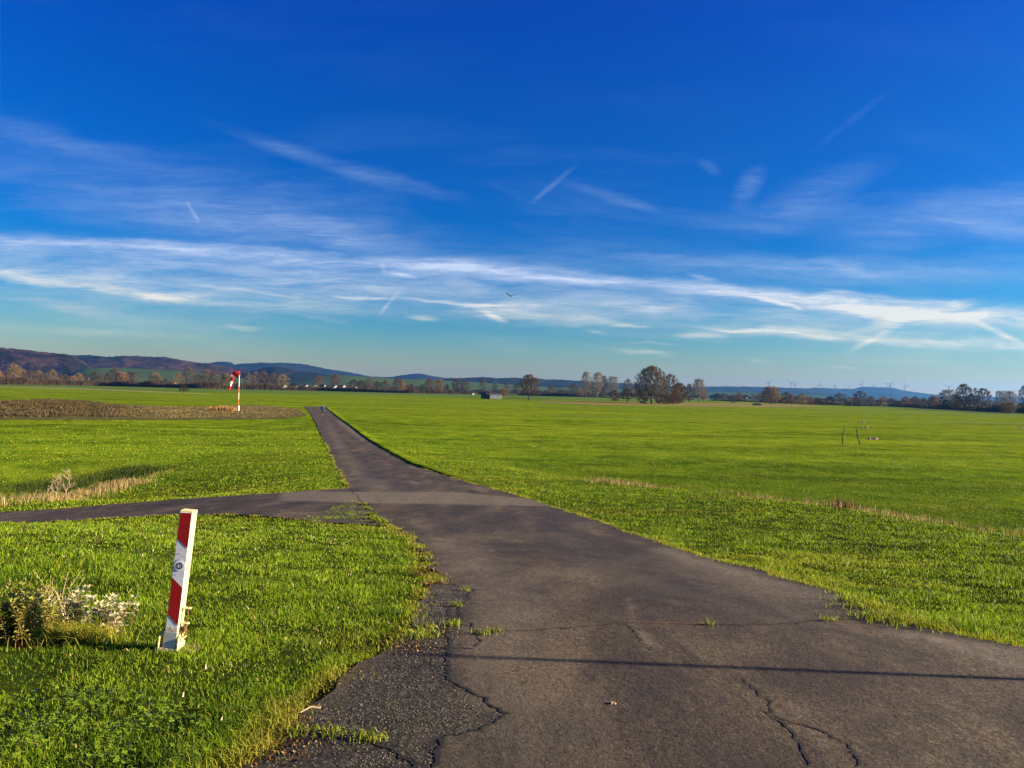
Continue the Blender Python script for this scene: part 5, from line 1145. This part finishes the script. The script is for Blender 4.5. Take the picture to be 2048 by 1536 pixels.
marker(1729.5, 855.6, 1.0, 'middle of the three white markers in a row on the right meadow', R(4))
marker(1723.5, 845, 1, 'farthest, smallest of the three markers in a row', R(4))
marker(2043.5, 856.8, 1.0, 'lone dark and white marker at the right edge of the photo', R(4))

# ------------------------------------------------------------------ striped folding post
M_postw = mat_basic('post_cream_paint', (.66, .58, .26), .55, .10, 9, .15, 60)
M_prefl = mat_basic('reflective_white', (.74, .74, .74), .4, .10, 14, spec=.5)
M_pred = mat_basic('reflective_red', (.36, .006, .008), .4, .12, 10, spec=.5)
M_dirt = mat_basic('stained_plate', (.50, .42, .30), .8, .25, 40, .2, 80)
M_galv = mat_basic('galvanised', (.46, .47, .48), .5, .15, 15, metal=.3)
M_conc = mat_basic('concrete_pad', (.12, .085, .05), .95, .3, 14, .5, 40)
M_blk = mat_basic('sticker_black', (.012, .012, .03), .4, .1)
M_stk = mat_basic('sticker_white', (.85, .84, .88), .4, .03)
def post():
    g = hit(343, 1299); r = empty('barrier_post', g, R(3)); tag(r, 'leaning red and white striped folding post with a gear sticker on the lawn', 'post')
    T = Matrix.Rotation(R(5.4), 4, 'Y') @ Matrix.Identity(4)
    S = g.y / F                       # metres per photo pixel at the post
    H = 279 * S; wd = 26 * S; dp = .072
    z0 = 12 * S
    def W_(name, mb, mat, par=None, sm=False): return mb.build(name, mat, par or r, sm)
    b = MB(); b.box((0, 0, z0 + (H - z0) / 2), (wd, dp, H - z0), M=T, bev=.004); tube_o = W_('post_tube', b, M_postw)
    # reflective panel on the front
    y = -dp / 2 - .003; a = wd / 2 - .004
    def Z(p): return H - p * S
    pw = MB(); pw.box((0, y + .001, (Z(3) + Z(232)) / 2), (2 * a, .004, Z(3) - Z(232)), M=T, bev=.001); W_('reflective_panel', pw, M_prefl)
    def band(l0, r0, l1, r1, chip=0):
        mb = MB(); yy_ = y - .0022; rr_ = random.Random(int(l0))
        n = 10; left = [(-a + rr_.uniform(0, .0025), yy_, Z(l0 + (l1 - l0) * k / n)) for k in range(n + 1)]; right = [(a - (rr_.uniform(0, .005) if chip and 2 < k < 7 else rr_.uniform(0, .0015)), yy_, Z(r0 + (r1 - r0) * k / n)) for k in range(n + 1)]
        for k in range(n): mb.face([T @ Vector(left[k]), T @ Vector(left[k + 1]), T @ Vector(right[k + 1]), T @ Vector(right[k])])
        o = W_('red_band', mb, M_pred); return o
    band(5, 3, 56, 74, 1); band(133, 152, 206, 228)
    pl = MB(); pl.box((0, y - .001, Z(240)), (2 * a, .006, 14 * S), M=T, bev=.001); W_('lower_plate', pl, M_dirt)
    # bolts
    for (x_, p_) in ((.0, 84), (.006, 96), (-.006, 126), (0, 232)):
        q = MB(); c0 = T @ Vector((x_, y - .002, Z(p_))); q.tube([c0, c0 + Vector((0, -.003, 0))], .0022, 8); W_('rivet', q, M_galv)
    # round sticker with gear emblem
    sz = Z(109); rs = 10.2 * S; cx = 0
    st = MB(); c0 = T @ Vector((cx, y - .0022, sz)); st.tube([c0, c0 + Vector((0, -.0012, 0))], rs, 36); stk = W_('sticker', st, M_stk)
    ge = MB(); n = 72; yy_ = y - .0042
    def rr2(k): return rs * (.68 if (k % 6) < 3 else .57)
    for k in range(n):
        a0, a1 = 2 * math.pi * k / n, 2 * math.pi * (k + 1) / n
        ge.face([T @ Vector((cx + math.cos(q) * q_, yy_, sz + math.sin(q) * q_)) for q, q_ in ((a0, rr2(k)), (a0, rs * .38), (a1, rs * .38), (a1, rr2(k)))])
    ge.build('gear_emblem', M_blk, stk)
    tr_ = MB(); tr_.face([T @ Vector((cx + x_ * rs, yy_, sz + z_ * rs)) for x_, z_ in ((-.10, .18), (-.10, -.18), (.18, 0))]); tr_.build('triangle_emblem', mat_basic('emblem_dark_red', (.12, .01, .03), .5), stk)
    # hinge shoe at the foot: two cheeks, sill, inner plate
    ck = wd / 2 + .010
    for sx, nm in ((-1, 'left'), (1, 'right')):
        c = MB(); hh = (36 if sx > 0 else 36) * S
        x_ = sx * (ck + (.012 if sx < 0 else .0)); prof_ = [(-.055, -.01), (.062, -.01), (.062, hh * .98), (.02, hh * 1.08), (-.02, hh * 1.0), (-.055, hh * .72)]
        v0 = [T @ Vector((x_ - .003, yq, zq)) for yq, zq in prof_]; v1 = [T @ Vector((x_ + .003, yq, zq)) for yq, zq in prof_]
        c.add(v0 + v1, [(0, 1, 2, 3, 4, 5), (11, 10, 9, 8, 7, 6)] + [(k, k + 6, (k + 1) % 6 + 6, (k + 1) % 6) for k in range(6)]); W_('hinge_cheek', c, M_postw)
    c = MB(); c.box((-.006, -.046, .012), (2 * ck - .004, .016, .018), M=T, bev=.002); W_('shoe_sill', c, M_dirt)
    c = MB(); c.box((-.002, -dp / 2 - .006, 22 * S), (wd - .002, .005, 34 * S), M=T, bev=.001); W_('shoe_plate', c, M_galv)
    c = MB(); c.tube([T @ Vector((-ck - .02, .01, 18 * S)), T @ Vector((ck + .01, .01, 18 * S))], .006, 8); W_('hinge_pin', c, M_galv)
    # lock bracket on the right side: two ears, rod, rusty padlock chain
    xr = wd / 2
    for zz, nm in ((86 * S, .052), (56 * S, .05), (29 * S, .04)):
        c = MB(); c.box((xr + nm / 2 - .002, -.012, zz), (nm, .03, .007), M=T, bev=.002); W_('bracket_ear', c, M_postw)
    c = MB(); c.tube([T @ Vector((xr + .034, -.014, 92 * S)), T @ Vector((xr + .034, -.014, 22 * S))], .0042, 8); W_('lock_rod', c, M_rust)
    c = MB(); c.tube([T @ Vector((xr + .008, -.02, 86 * S)), T @ Vector((xr + .006, -.02, 40 * S)), T @ Vector((xr + .012, -.02, 36 * S))], .0028, 6); W_('guide_wire', c, M_postw)
    c = MB(); c.box((xr + .020, -.02, 45 * S), (.030, .020, .030), M=T, bev=.004)
    c.tube([T @ Vector((xr + .012 + .02 * math.cos(t), -.02, 36 * S + .02 * math.sin(t) - .008)) for t in np.linspace(0, 2 * math.pi, 14)], .0032, 6, cap=False)
    c.tube([T @ Vector((xr + .022, -.022, 40 * S)), T @ Vector((xr + .014, -.022, 24 * S)), T @ Vector((xr + .018, -.022, 19 * S))], .003, 6); W_('padlock', c, M_rust)
    # footing slab just above the soil
    c = MB(); bm = bmesh.new(); bmesh.ops.create_circle(bm, cap_ends=True, radius=.085, segments=22)
    vs = [(v.co.x * 1.3 * random.uniform(.92, 1.06) + .05, v.co.y * random.uniform(.9, 1.05) + .02) for v in bm.verts]; bm.free()
    n = len(vs); c.add([(x, y_, -.03) for x, y_ in vs] + [(x, y_, .004) for x, y_ in vs], [tuple(range(n, 2 * n))] + [(k, (k + 1) % n, (k + 1) % n + n, k + n) for k in range(n)]); W_('footing', c, M_conc)
post()

# sign pole just outside the photo on the right: throws the long thin shadow across the lane
def sign_pole():
    x0, y0 = 9.0, 3.88; r = empty('sign_pole', (x0, y0, float(height(x0, y0)))); tag(r, 'plain grey steel pole standing beside the lane, casting a thin shadow across it', 'pole')
    b = MB(); b.tube([(0, 0, -.05), (0, .215, 2.46)], .025, 16); b.build('tube', M_galv, r, True)
    b = MB(); b.tube([(0, .215, 2.46), (0, .217, 2.48)], .028, 16); b.build('cap', M_roofd, r)
    b = MB(); b.box((0, 0, .01), (.22, .22, .03), bev=.008); b.build('base_plate', M_galv, r)
sign_pole()

# ------------------------------------------------------------------ person
def skin(name, verts, edges, rads, mat, parent, sub=2, root=0):
    me = bpy.data.meshes.new(name); me.from_pydata(verts, edges, []); me.materials.append(mat)
    o = bpy.data.objects.new(name, me); C.objects.link(o); o.parent = parent
    me.polygons.foreach_set('use_smooth', [True] * len(me.polygons))
    mo = o.modifiers.new('skin', 'SKIN'); mo.use_smooth_shade = True
    for i, rr in enumerate(rads):
        sv = me.skin_vertices[0].data[i]; sv.radius = (rr, rr) if not isinstance(rr, tuple) else rr; sv.use_root = (i == root)
    s = o.modifiers.new('sub', 'SUBSURF'); s.levels = sub; s.render_levels = sub
    return o
def person():
    g = hit(645, 830.5); r = empty('person', g, R(4)); r.scale = (.97, .97, .95)
    tag(r, 'person in a blue jacket and black trousers walking away along the far lane', 'person')
    M_skin = mat_basic('skin', (.42, .25, .18), .6, .05); M_jkt = mat_basic('blue_jacket', (.010, .050, .17), .7, .15, 4); M_trs = mat_basic('black_trousers', (.012, .012, .018), .8, .1)
    M_hair = mat_basic('dark_hair', (.02, .014, .01), .8, .2, 30); M_shoe = mat_basic('shoes', (.35, .33, .38), .7, .1)
    J = [(0, 0, .93), (0, 0, 1.10), (0, .02, 1.30), (0, .02, 1.44), (0, .01, 1.53), (0, 0, 1.62), (0, 0, 1.72),
         (-.09, 0, .90), (-.10, -.10, .50), (-.10, .06, .09), (-.10, -.10, .05), (.09, 0, .90), (.10, .12, .50), (.10, .16, .09), (.10, .30, .05),
         (-.19, .02, 1.41), (-.27, .04, 1.14), (-.28, -.06, .92), (-.28, -.10, .84), (.19, .02, 1.41), (.30, -.02, 1.15), (.37, -.10, .93), (.39, -.13, .85)]
    E = [(0, 1), (1, 2), (2, 3), (3, 4), (4, 5), (5, 6), (0, 7), (7, 8), (8, 9), (9, 10), (0, 11), (11, 12), (12, 13), (13, 14), (3, 15), (15, 16), (16, 17), (17, 18), (3, 19), (19, 20), (20, 21), (21, 22)]
    Rd = [.13, .12, .14, .12, .055, .085, .07, .085, .06, .042, .035, .085, .06, .042, .035, .06, .042, .032, .035, .06, .042, .032, .035]
    # fingers: short chains from each palm
    for (b, dx) in ((18, -.01), (22, .02)):
        c = J[b]
        for k in range(5):
            ang = (k - 2) * .016; L = (.055, .075, .08, .072, .05)[k]
            J.append((c[0] + dx, c[1] + ang - .01, c[2] - .04)); J.append((c[0] + dx * 1.2, c[1] + ang * 1.3 - .02, c[2] - .04 - L))
            E += [(b, len(J) - 2), (len(J) - 2, len(J) - 1)]; Rd += [.010, .008]
    skin('body', J, E, Rd, M_skin, r)
    jj = [J[i] for i in (0, 1, 2, 3, 15, 16, 17, 19, 20, 21)] + [(0, 0, .86)]
    skin('jacket', jj, [(0, 1), (1, 2), (2, 3), (3, 4), (4, 5), (5, 6), (3, 7), (7, 8), (8, 9), (0, 10)], [.17, .17, .18, .14, .085, .065, .05, .085, .065, .05, .165], M_jkt, r)
    tj = [J[i] for i in (0, 7, 8, 9, 11, 12, 13)]
    skin('trousers', tj, [(0, 1), (1, 2), (2, 3), (0, 4), (4, 5), (5, 6)], [.14, .10, .078, .062, .10, .078, .062], M_trs, r)
    for (a, b_) in ((9, 10), (13, 14)): skin('shoe', [J[a][:2] + (.06,), J[b_][:2] + (.045,)], [(0, 1)], [.055, .048], M_shoe, r)
    skin('hair', [(0, -.035, 1.60), (0, -.03, 1.68), (0, -.01, 1.755)], [(0, 1), (1, 2)], [.085, .098, .075], M_hair, r)
person()

# ------------------------------------------------------------------ birds
M_bird = mat_basic('dark_feathers', (.018, .016, .018), .9, .2)
def bird_mesh(up_l=.42, up_r=.30):
    mb = MB(); n = 10
    secs = [(-.30, .012, 0), (-.22, .035, .0), (-.08, .075, 0), (.06, .085, 0), (.17, .06, .01), (.22, .045, .02), (.27, .038, .025), (.31, .012, .015)]
    vs = []
    for (y, r_, z) in secs: vs += [(r_ * math.cos(2 * math.pi * k / n), y, z + r_ * math.sin(2 * math.pi * k / n)) for k in range(n)]
    fs = [(i * n + k, i * n + (k + 1) % n, (i + 1) * n + (k + 1) % n, (i + 1) * n + k) for i in range(len(secs) - 1) for k in range(n)]
    fs += [tuple(range(n - 1, -1, -1)), tuple((len(secs) - 1) * n + k for k in range(n))]; mb.add(vs, fs)
    for s, up in ((-1, up_l), (1, up_r)):
        st = [(0.04, .13, -.13, 0), (.20, .15, -.15, .06), (.36, .13, -.14, .13), (.50, .08, -.14, .20 if s < 0 else .15), (.62, .02, -.10, .29 if s < 0 else .34)]
        T_ = .016
        for a, b in zip(st[:-1], st[1:]):
            za, zb = a[3] * up / .36, b[3] * up / .36
            p = [(s * a[0], a[1], za), (s * b[0], b[1], zb), (s * b[0], b[2], zb), (s * a[0], a[2], za)]
            q = [(x, y, z + T_) for x, y, z in p]; mb.add(p + q, [(0, 1, 2, 3), (7, 6, 5, 4), (0, 4, 5, 1), (1, 5, 6, 2), (2, 6, 7, 3), (3, 7, 4, 0)])
        for k in range(4):   # finger feathers
            y = .02 - k * .033; x0, z0_ = st[-1][0], st[-1][3] * up / .36
            mb.add([(s * (x0 - .04), y + .012, z0_ - .01), (s * (x0 - .04), y - .012, z0_ - .01), (s * (x0 + .07 - k * .012), y + .01, z0_ + .05), (s * (x0 - .04), y, z0_ + .008)], [(0, 1, 2), (1, 3, 2), (3, 0, 2), (0, 3, 1)])
    mb.add([(-.03, -.26, 0), (.03, -.26, 0), (.09, -.45, -.01), (-.09, -.45, -.01), (-.03, -.26, .012), (.03, -.26, .012), (.09, -.45, .002), (-.09, -.45, .002)], [(3, 2, 1, 0), (4, 5, 6, 7), (0, 1, 5, 4), (1, 2, 6, 5), (2, 3, 7, 6), (3, 0, 4, 7)])
    return mb
u, v = uv(1021, 592); D = 88
bird = bird_mesh().build('bird', M_bird); bird.location = (u * D, D, CAMZ + v * D); bird.rotation_euler = (R(6), R(3), R(25))
tag(bird, 'large dark bird of prey gliding on raised wings high over the meadow', 'bird')
sb = bird_mesh(.3, .3); first = None
FL = [(1619, 494.5, 5.5), (1633, 493, 3), (1647, 483, 2.2), (1602, 544.5, 3), (1929, 525.5, 3.6), (1975, 516, 3.4), (1961, 519, 2.6), (1996, 511.5, 3.2), (2010, 510, 2.4), (2046, 506, 5), (1852, 543.5, 3.6), (1917, 527.5, 2.8), (1904, 529.5, 2.4), (1890, 532, 2.2), (2034, 508, 3), (1950, 521.5, 2.2), (2020, 480.5, 2.6), (2038, 480.5, 2.4)]
br = random.Random(8)
for i, (px, py, w_) in enumerate(FL):
    u, v = uv(px, py); D = 750; s_ = w_ * D / F / 1.3
    if first is None: first = o = sb.build('bird', M_bird)
    else: o = first.copy(); C.objects.link(o)
    o.location = (u * D, D, CAMZ + v * D); o.scale = (s_ * 1.25,) * 3; o.rotation_euler = (br.uniform(-.2, .3), br.uniform(-.2, .2), br.uniform(-1, 1))
    if i < 4: lab = ['tiny dark bird, largest of four specks left of the distant flock', 'tiny bird just right of the largest left-hand speck', 'highest of the four bird specks left of the flock', 'lowest lone bird speck left of the flock'][i]; grp = 'scattered distant birds left of the flock'
    else: lab = 'tiny distant bird in the loose line of birds crossing the sky at the right edge'; grp = 'distant birds in a loose line at the right'
    tag(o, lab, 'bird', grp)

# ------------------------------------------------------------------ near plants on the left lawn
M_yleaf = mat_basic('yellow_green_leaf', (.36, .36, .07), .5, .35, 12, trans=.35)
M_sleaf = mat_basic('silver_leaf', (.30, .32, .16), .6, .4, 16, trans=.25, col2=(.50, .47, .28))
M_bstem = mat_basic('reddish_stem', (.16, .06, .03), .8, .3, 8)
M_dstem = mat_basic('dry_stem', (.46, .36, .20), .8, .25, 10)
M_dleaf = mat_basic('dark_leaf', (.075, .10, .02), .6, .4, 12, trans=.2)
def leaf(mb, p, d, L, w, rr_, droop=.2):
    d = Vector(d).normalized(); s = d.cross(Vector((rr_.uniform(-.4, .4), rr_.uniform(-.4, .4), 1))).normalized(); up = s.cross(d)
    p = Vector(p); m1 = p + d * L * .45 + up * L * .10; tip = p + d * L - Vector((0, 0, droop * L))
    mb.add([p, m1 + s * w * .5, tip, m1 - s * w * .5, p + d * L * .5], [(0, 1, 4), (1, 2, 4), (2, 3, 4), (3, 0, 4)])
def plant(px0, px1, py, n, h0, h1, lstep, ll, lw, mat, stemmat, name, label, seed, dryspread=0, spread=.05, top=0.2, leafy=True):
    rr_ = random.Random(seed); a = hit(px0, py); b = hit(px1, py); c = (a + b) / 2
    r = empty(name, c); tag(r, label, 'plant'); st, lf = MB(), MB()
    for i in range(n):
        t = rr_.random(); base_ = Vector(((a.x + (b.x - a.x) * t) - c.x, rr_.gauss(0, spread), -.01)); H = rr_.uniform(h0, h1) * (1 - .35 * abs(t - .5) * 2)
        ln = Vector((rr_.gauss(0, .22), rr_.gauss(0, .18), 1)); pts = []; k = 7
        for j in range(k + 1):
            s = j / k; pts.append(base_ + Vector((ln.x * H * s * s, ln.y * H * s * s, H * s)))
        st.tube(pts, [.0035 * (1 - .7 * j / k) for j in range(k + 1)], 5)
        if leafy:
            z = top * H; sgn = 1
            while z < H:
                s = z / H; p = base_ + Vector((ln.x * H * s * s, ln.y * H * s * s, z)); az = rr_.uniform(0, 6.28)
                for q in (0, 1):
                    az2 = az + q * math.pi; leaf(lf, p, (math.cos(az2), math.sin(az2), rr_.uniform(.15, .8)), ll * rr_.uniform(.6, 1.2), lw * rr_.uniform(.7, 1.2), rr_)
                z += lstep * rr_.uniform(.7, 1.3)
            for q in range(5): az2 = q * 1.257; leaf(lf, pts[-1], (math.cos(az2), math.sin(az2), .9), ll * .9, lw * .9, rr_, 0)
        else:
            for q in range(5): leaf(lf, pts[-1 - (q % 3)], (rr_.uniform(-1, 1), rr_.uniform(-1, 1), .6), ll, lw, rr_)
    st.build('stem', stemmat, r); lf.build('foliage', mat, r, True)
    return r
plant(-60, 10, 1290, 22, .22, .34, .022, .050, .022, M_dleaf, M_bstem, 'leafy_plant', 'dark leafy plant cut by the left photo edge beside the yellow-green one', 1, spread=.07)
plant(0, 92, 1284, 44, .24, .36, .014, .042, .013, M_yleaf, M_bstem, 'leafy_plant', 'yellow-green feathery plant left of the dry stalks', 2, spread=.06)
plant(128, 175, 1255, 16, .15, .28, .030, .045, .022, M_sleaf, M_bstem, 'leafy_plant', 'pale silvery-leaved plant nearest the dry stalks', 3, spread=.05)
plant(178, 248, 1262, 22, .10, .245, .028, .050, .025, M_sleaf, M_bstem, 'leafy_plant', 'pale silvery-leaved plant nearest the striped post', 4, spread=.05)
plant(60, 150, 1257, 38, .16, .40, .1, .022, .005, M_dstem, M_dstem, 'dry_stalks', 'bare straw-coloured stalks between the yellow-green and the silvery plants', 5, spread=.04, leafy=False)
plant(90, 160, 1262, 26, .08, .17, .03, .028, .010, M_dleaf, M_dstem, 'leafy_plant', 'low dark foliage at the foot of the dry stalks', 6, spread=.05)
q = hit(120, 1283); Q = rng.normal((q.x, q.y + .03), (.16, .07), (1500, 2))
ob = blades(Q, rng.uniform(.06, .15, len(Q)), np.full(len(Q), .0045), 1.2, name='grass_clump', mat=M_blades, dry=.25 + .5 * rng.random(len(Q)))
tag(ob, 'yellowish longer grass clump below the dry stalks', 'grass clump')

# pale dead shrubs on the left bank
tb, th_, w0, h0 = grow('weed', 91)
wt = tb.build('stem', M_bark); wc = th_.build('twigs', M_twig); wm = (wt.data, wc.data); bpy.data.objects.remove(wt); bpy.data.objects.remove(wc)
for (px, pb, hp, wp, lab) in [(132, 999, 60, 34, 'tallest pale dead weed bush on the bank by the side path'), (113, 1000, 50, 26, 'middle one of the three pale dead weeds on the left bank'), (101, 1001, 30, 16, 'shortest pale dead weed, left of the other two on the bank')]:
    g = hit(px, pb); S_ = g.y / F; r = empty('dead_weed', g, random.uniform(0, 6)); r.scale = (wp * S_ / w0, wp * S_ / w0, hp * S_ / h0)
    tag(r, lab, 'dead plant', 'pale dead weeds on the left bank')
    for nm, me in (('stem', wm[0]), ('twigs', wm[1])):
        o = bpy.data.objects.new(nm, me); C.objects.link(o); o.parent = r; o.color = (.62, .44, .30, 1)

# small litter on the asphalt
M_leafd = mat_basic('dead_leaf', (.42, .28, .15), .8, .2, 20)
q = hit(1226, 1416); mb = MB(); rr_ = random.Random(4)
pts = [(math.cos(t) * .018 * rr_.uniform(.6, 1.3), math.sin(t) * .012 * rr_.uniform(.6, 1.3)) for t in np.linspace(0, 2 * math.pi, 13)[:-1]]
n = len(pts); mb.add([(x, y, .0) for x, y in pts] + [(x * .8, y * .8, .005 + rr_.uniform(0, .004)) for x, y in pts], [tuple(range(n, 2 * n))] + [(k, (k + 1) % n, (k + 1) % n + n, k + n) for k in range(n)])
o = mb.build('dead_leaf', M_leafd); o.location = q + Vector((0, 0, .018)); tag(o, 'small tan dead leaf lying flat on the asphalt lane', 'leaf')
a = hit(600, 1442); b = hit(640, 1437); mb = MB(); mb.tube([Vector((0, 0, .04)), (b - a) * .5 + Vector((0, .008, .055)), (b - a) + Vector((0, 0, .045)), (b - a) * .97 + Vector((0, .02, .045)), (b - a) * .55 + Vector((0, .03, .05))], [.003, .0035, .003, .003, .001], 6)
o = mb.build('straw', M_dstem); o.location = a; tag(o, 'bent pale straw lying at the lawn edge', 'straw')
for (px, py, lab) in [(45, 1062, 'small reddish molehill on the lawn near the left edge')]:
    g = hit(px, py); bm = bmesh.new(); bmesh.ops.create_icosphere(bm, subdivisions=4, radius=.06)
    for v in bm.verts:
        k = 1 + (float(fnoise(np.array([v.co.x * 30 + 5]), np.array([v.co.y * 30 + v.co.z * 20]), 3)[0]) - .5) * .5; v.co = Vector((v.co.x * 1.2 * k, v.co.y * k, v.co.z * .28 * k))
    me = bpy.data.meshes.new('molehill'); bm.to_mesh(me); bm.free(); me.materials.append(M_soil); o = bpy.data.objects.new('molehill', me); C.objects.link(o); o.location = g; tag(o, lab, 'molehill')

# ------------------------------------------------------------------ haze
hz = MB(); hz.box((0, 4300, 105.5), (17400, 9980, 219))
mt = bpy.data.materials.new('haze_air'); mt.use_nodes = True; T = NT(mt.node_tree); T.n.clear()
pv = T.add('ShaderNodeVolumePrincipled'); pv.inputs['Color'].default_value = (.13, .42, 1.0, 1); pv.inputs['Density'].default_value = 7e-5; pv.inputs['Anisotropy'].default_value = 0.55
mo_ = T.add('ShaderNodeOutputMaterial'); T.link(pv.outputs[0], mo_.inputs['Volume'])
hzo = hz.build('haze', mt); tag(hzo, 'thin blue air fading the far hills', 'haze', kind='stuff')
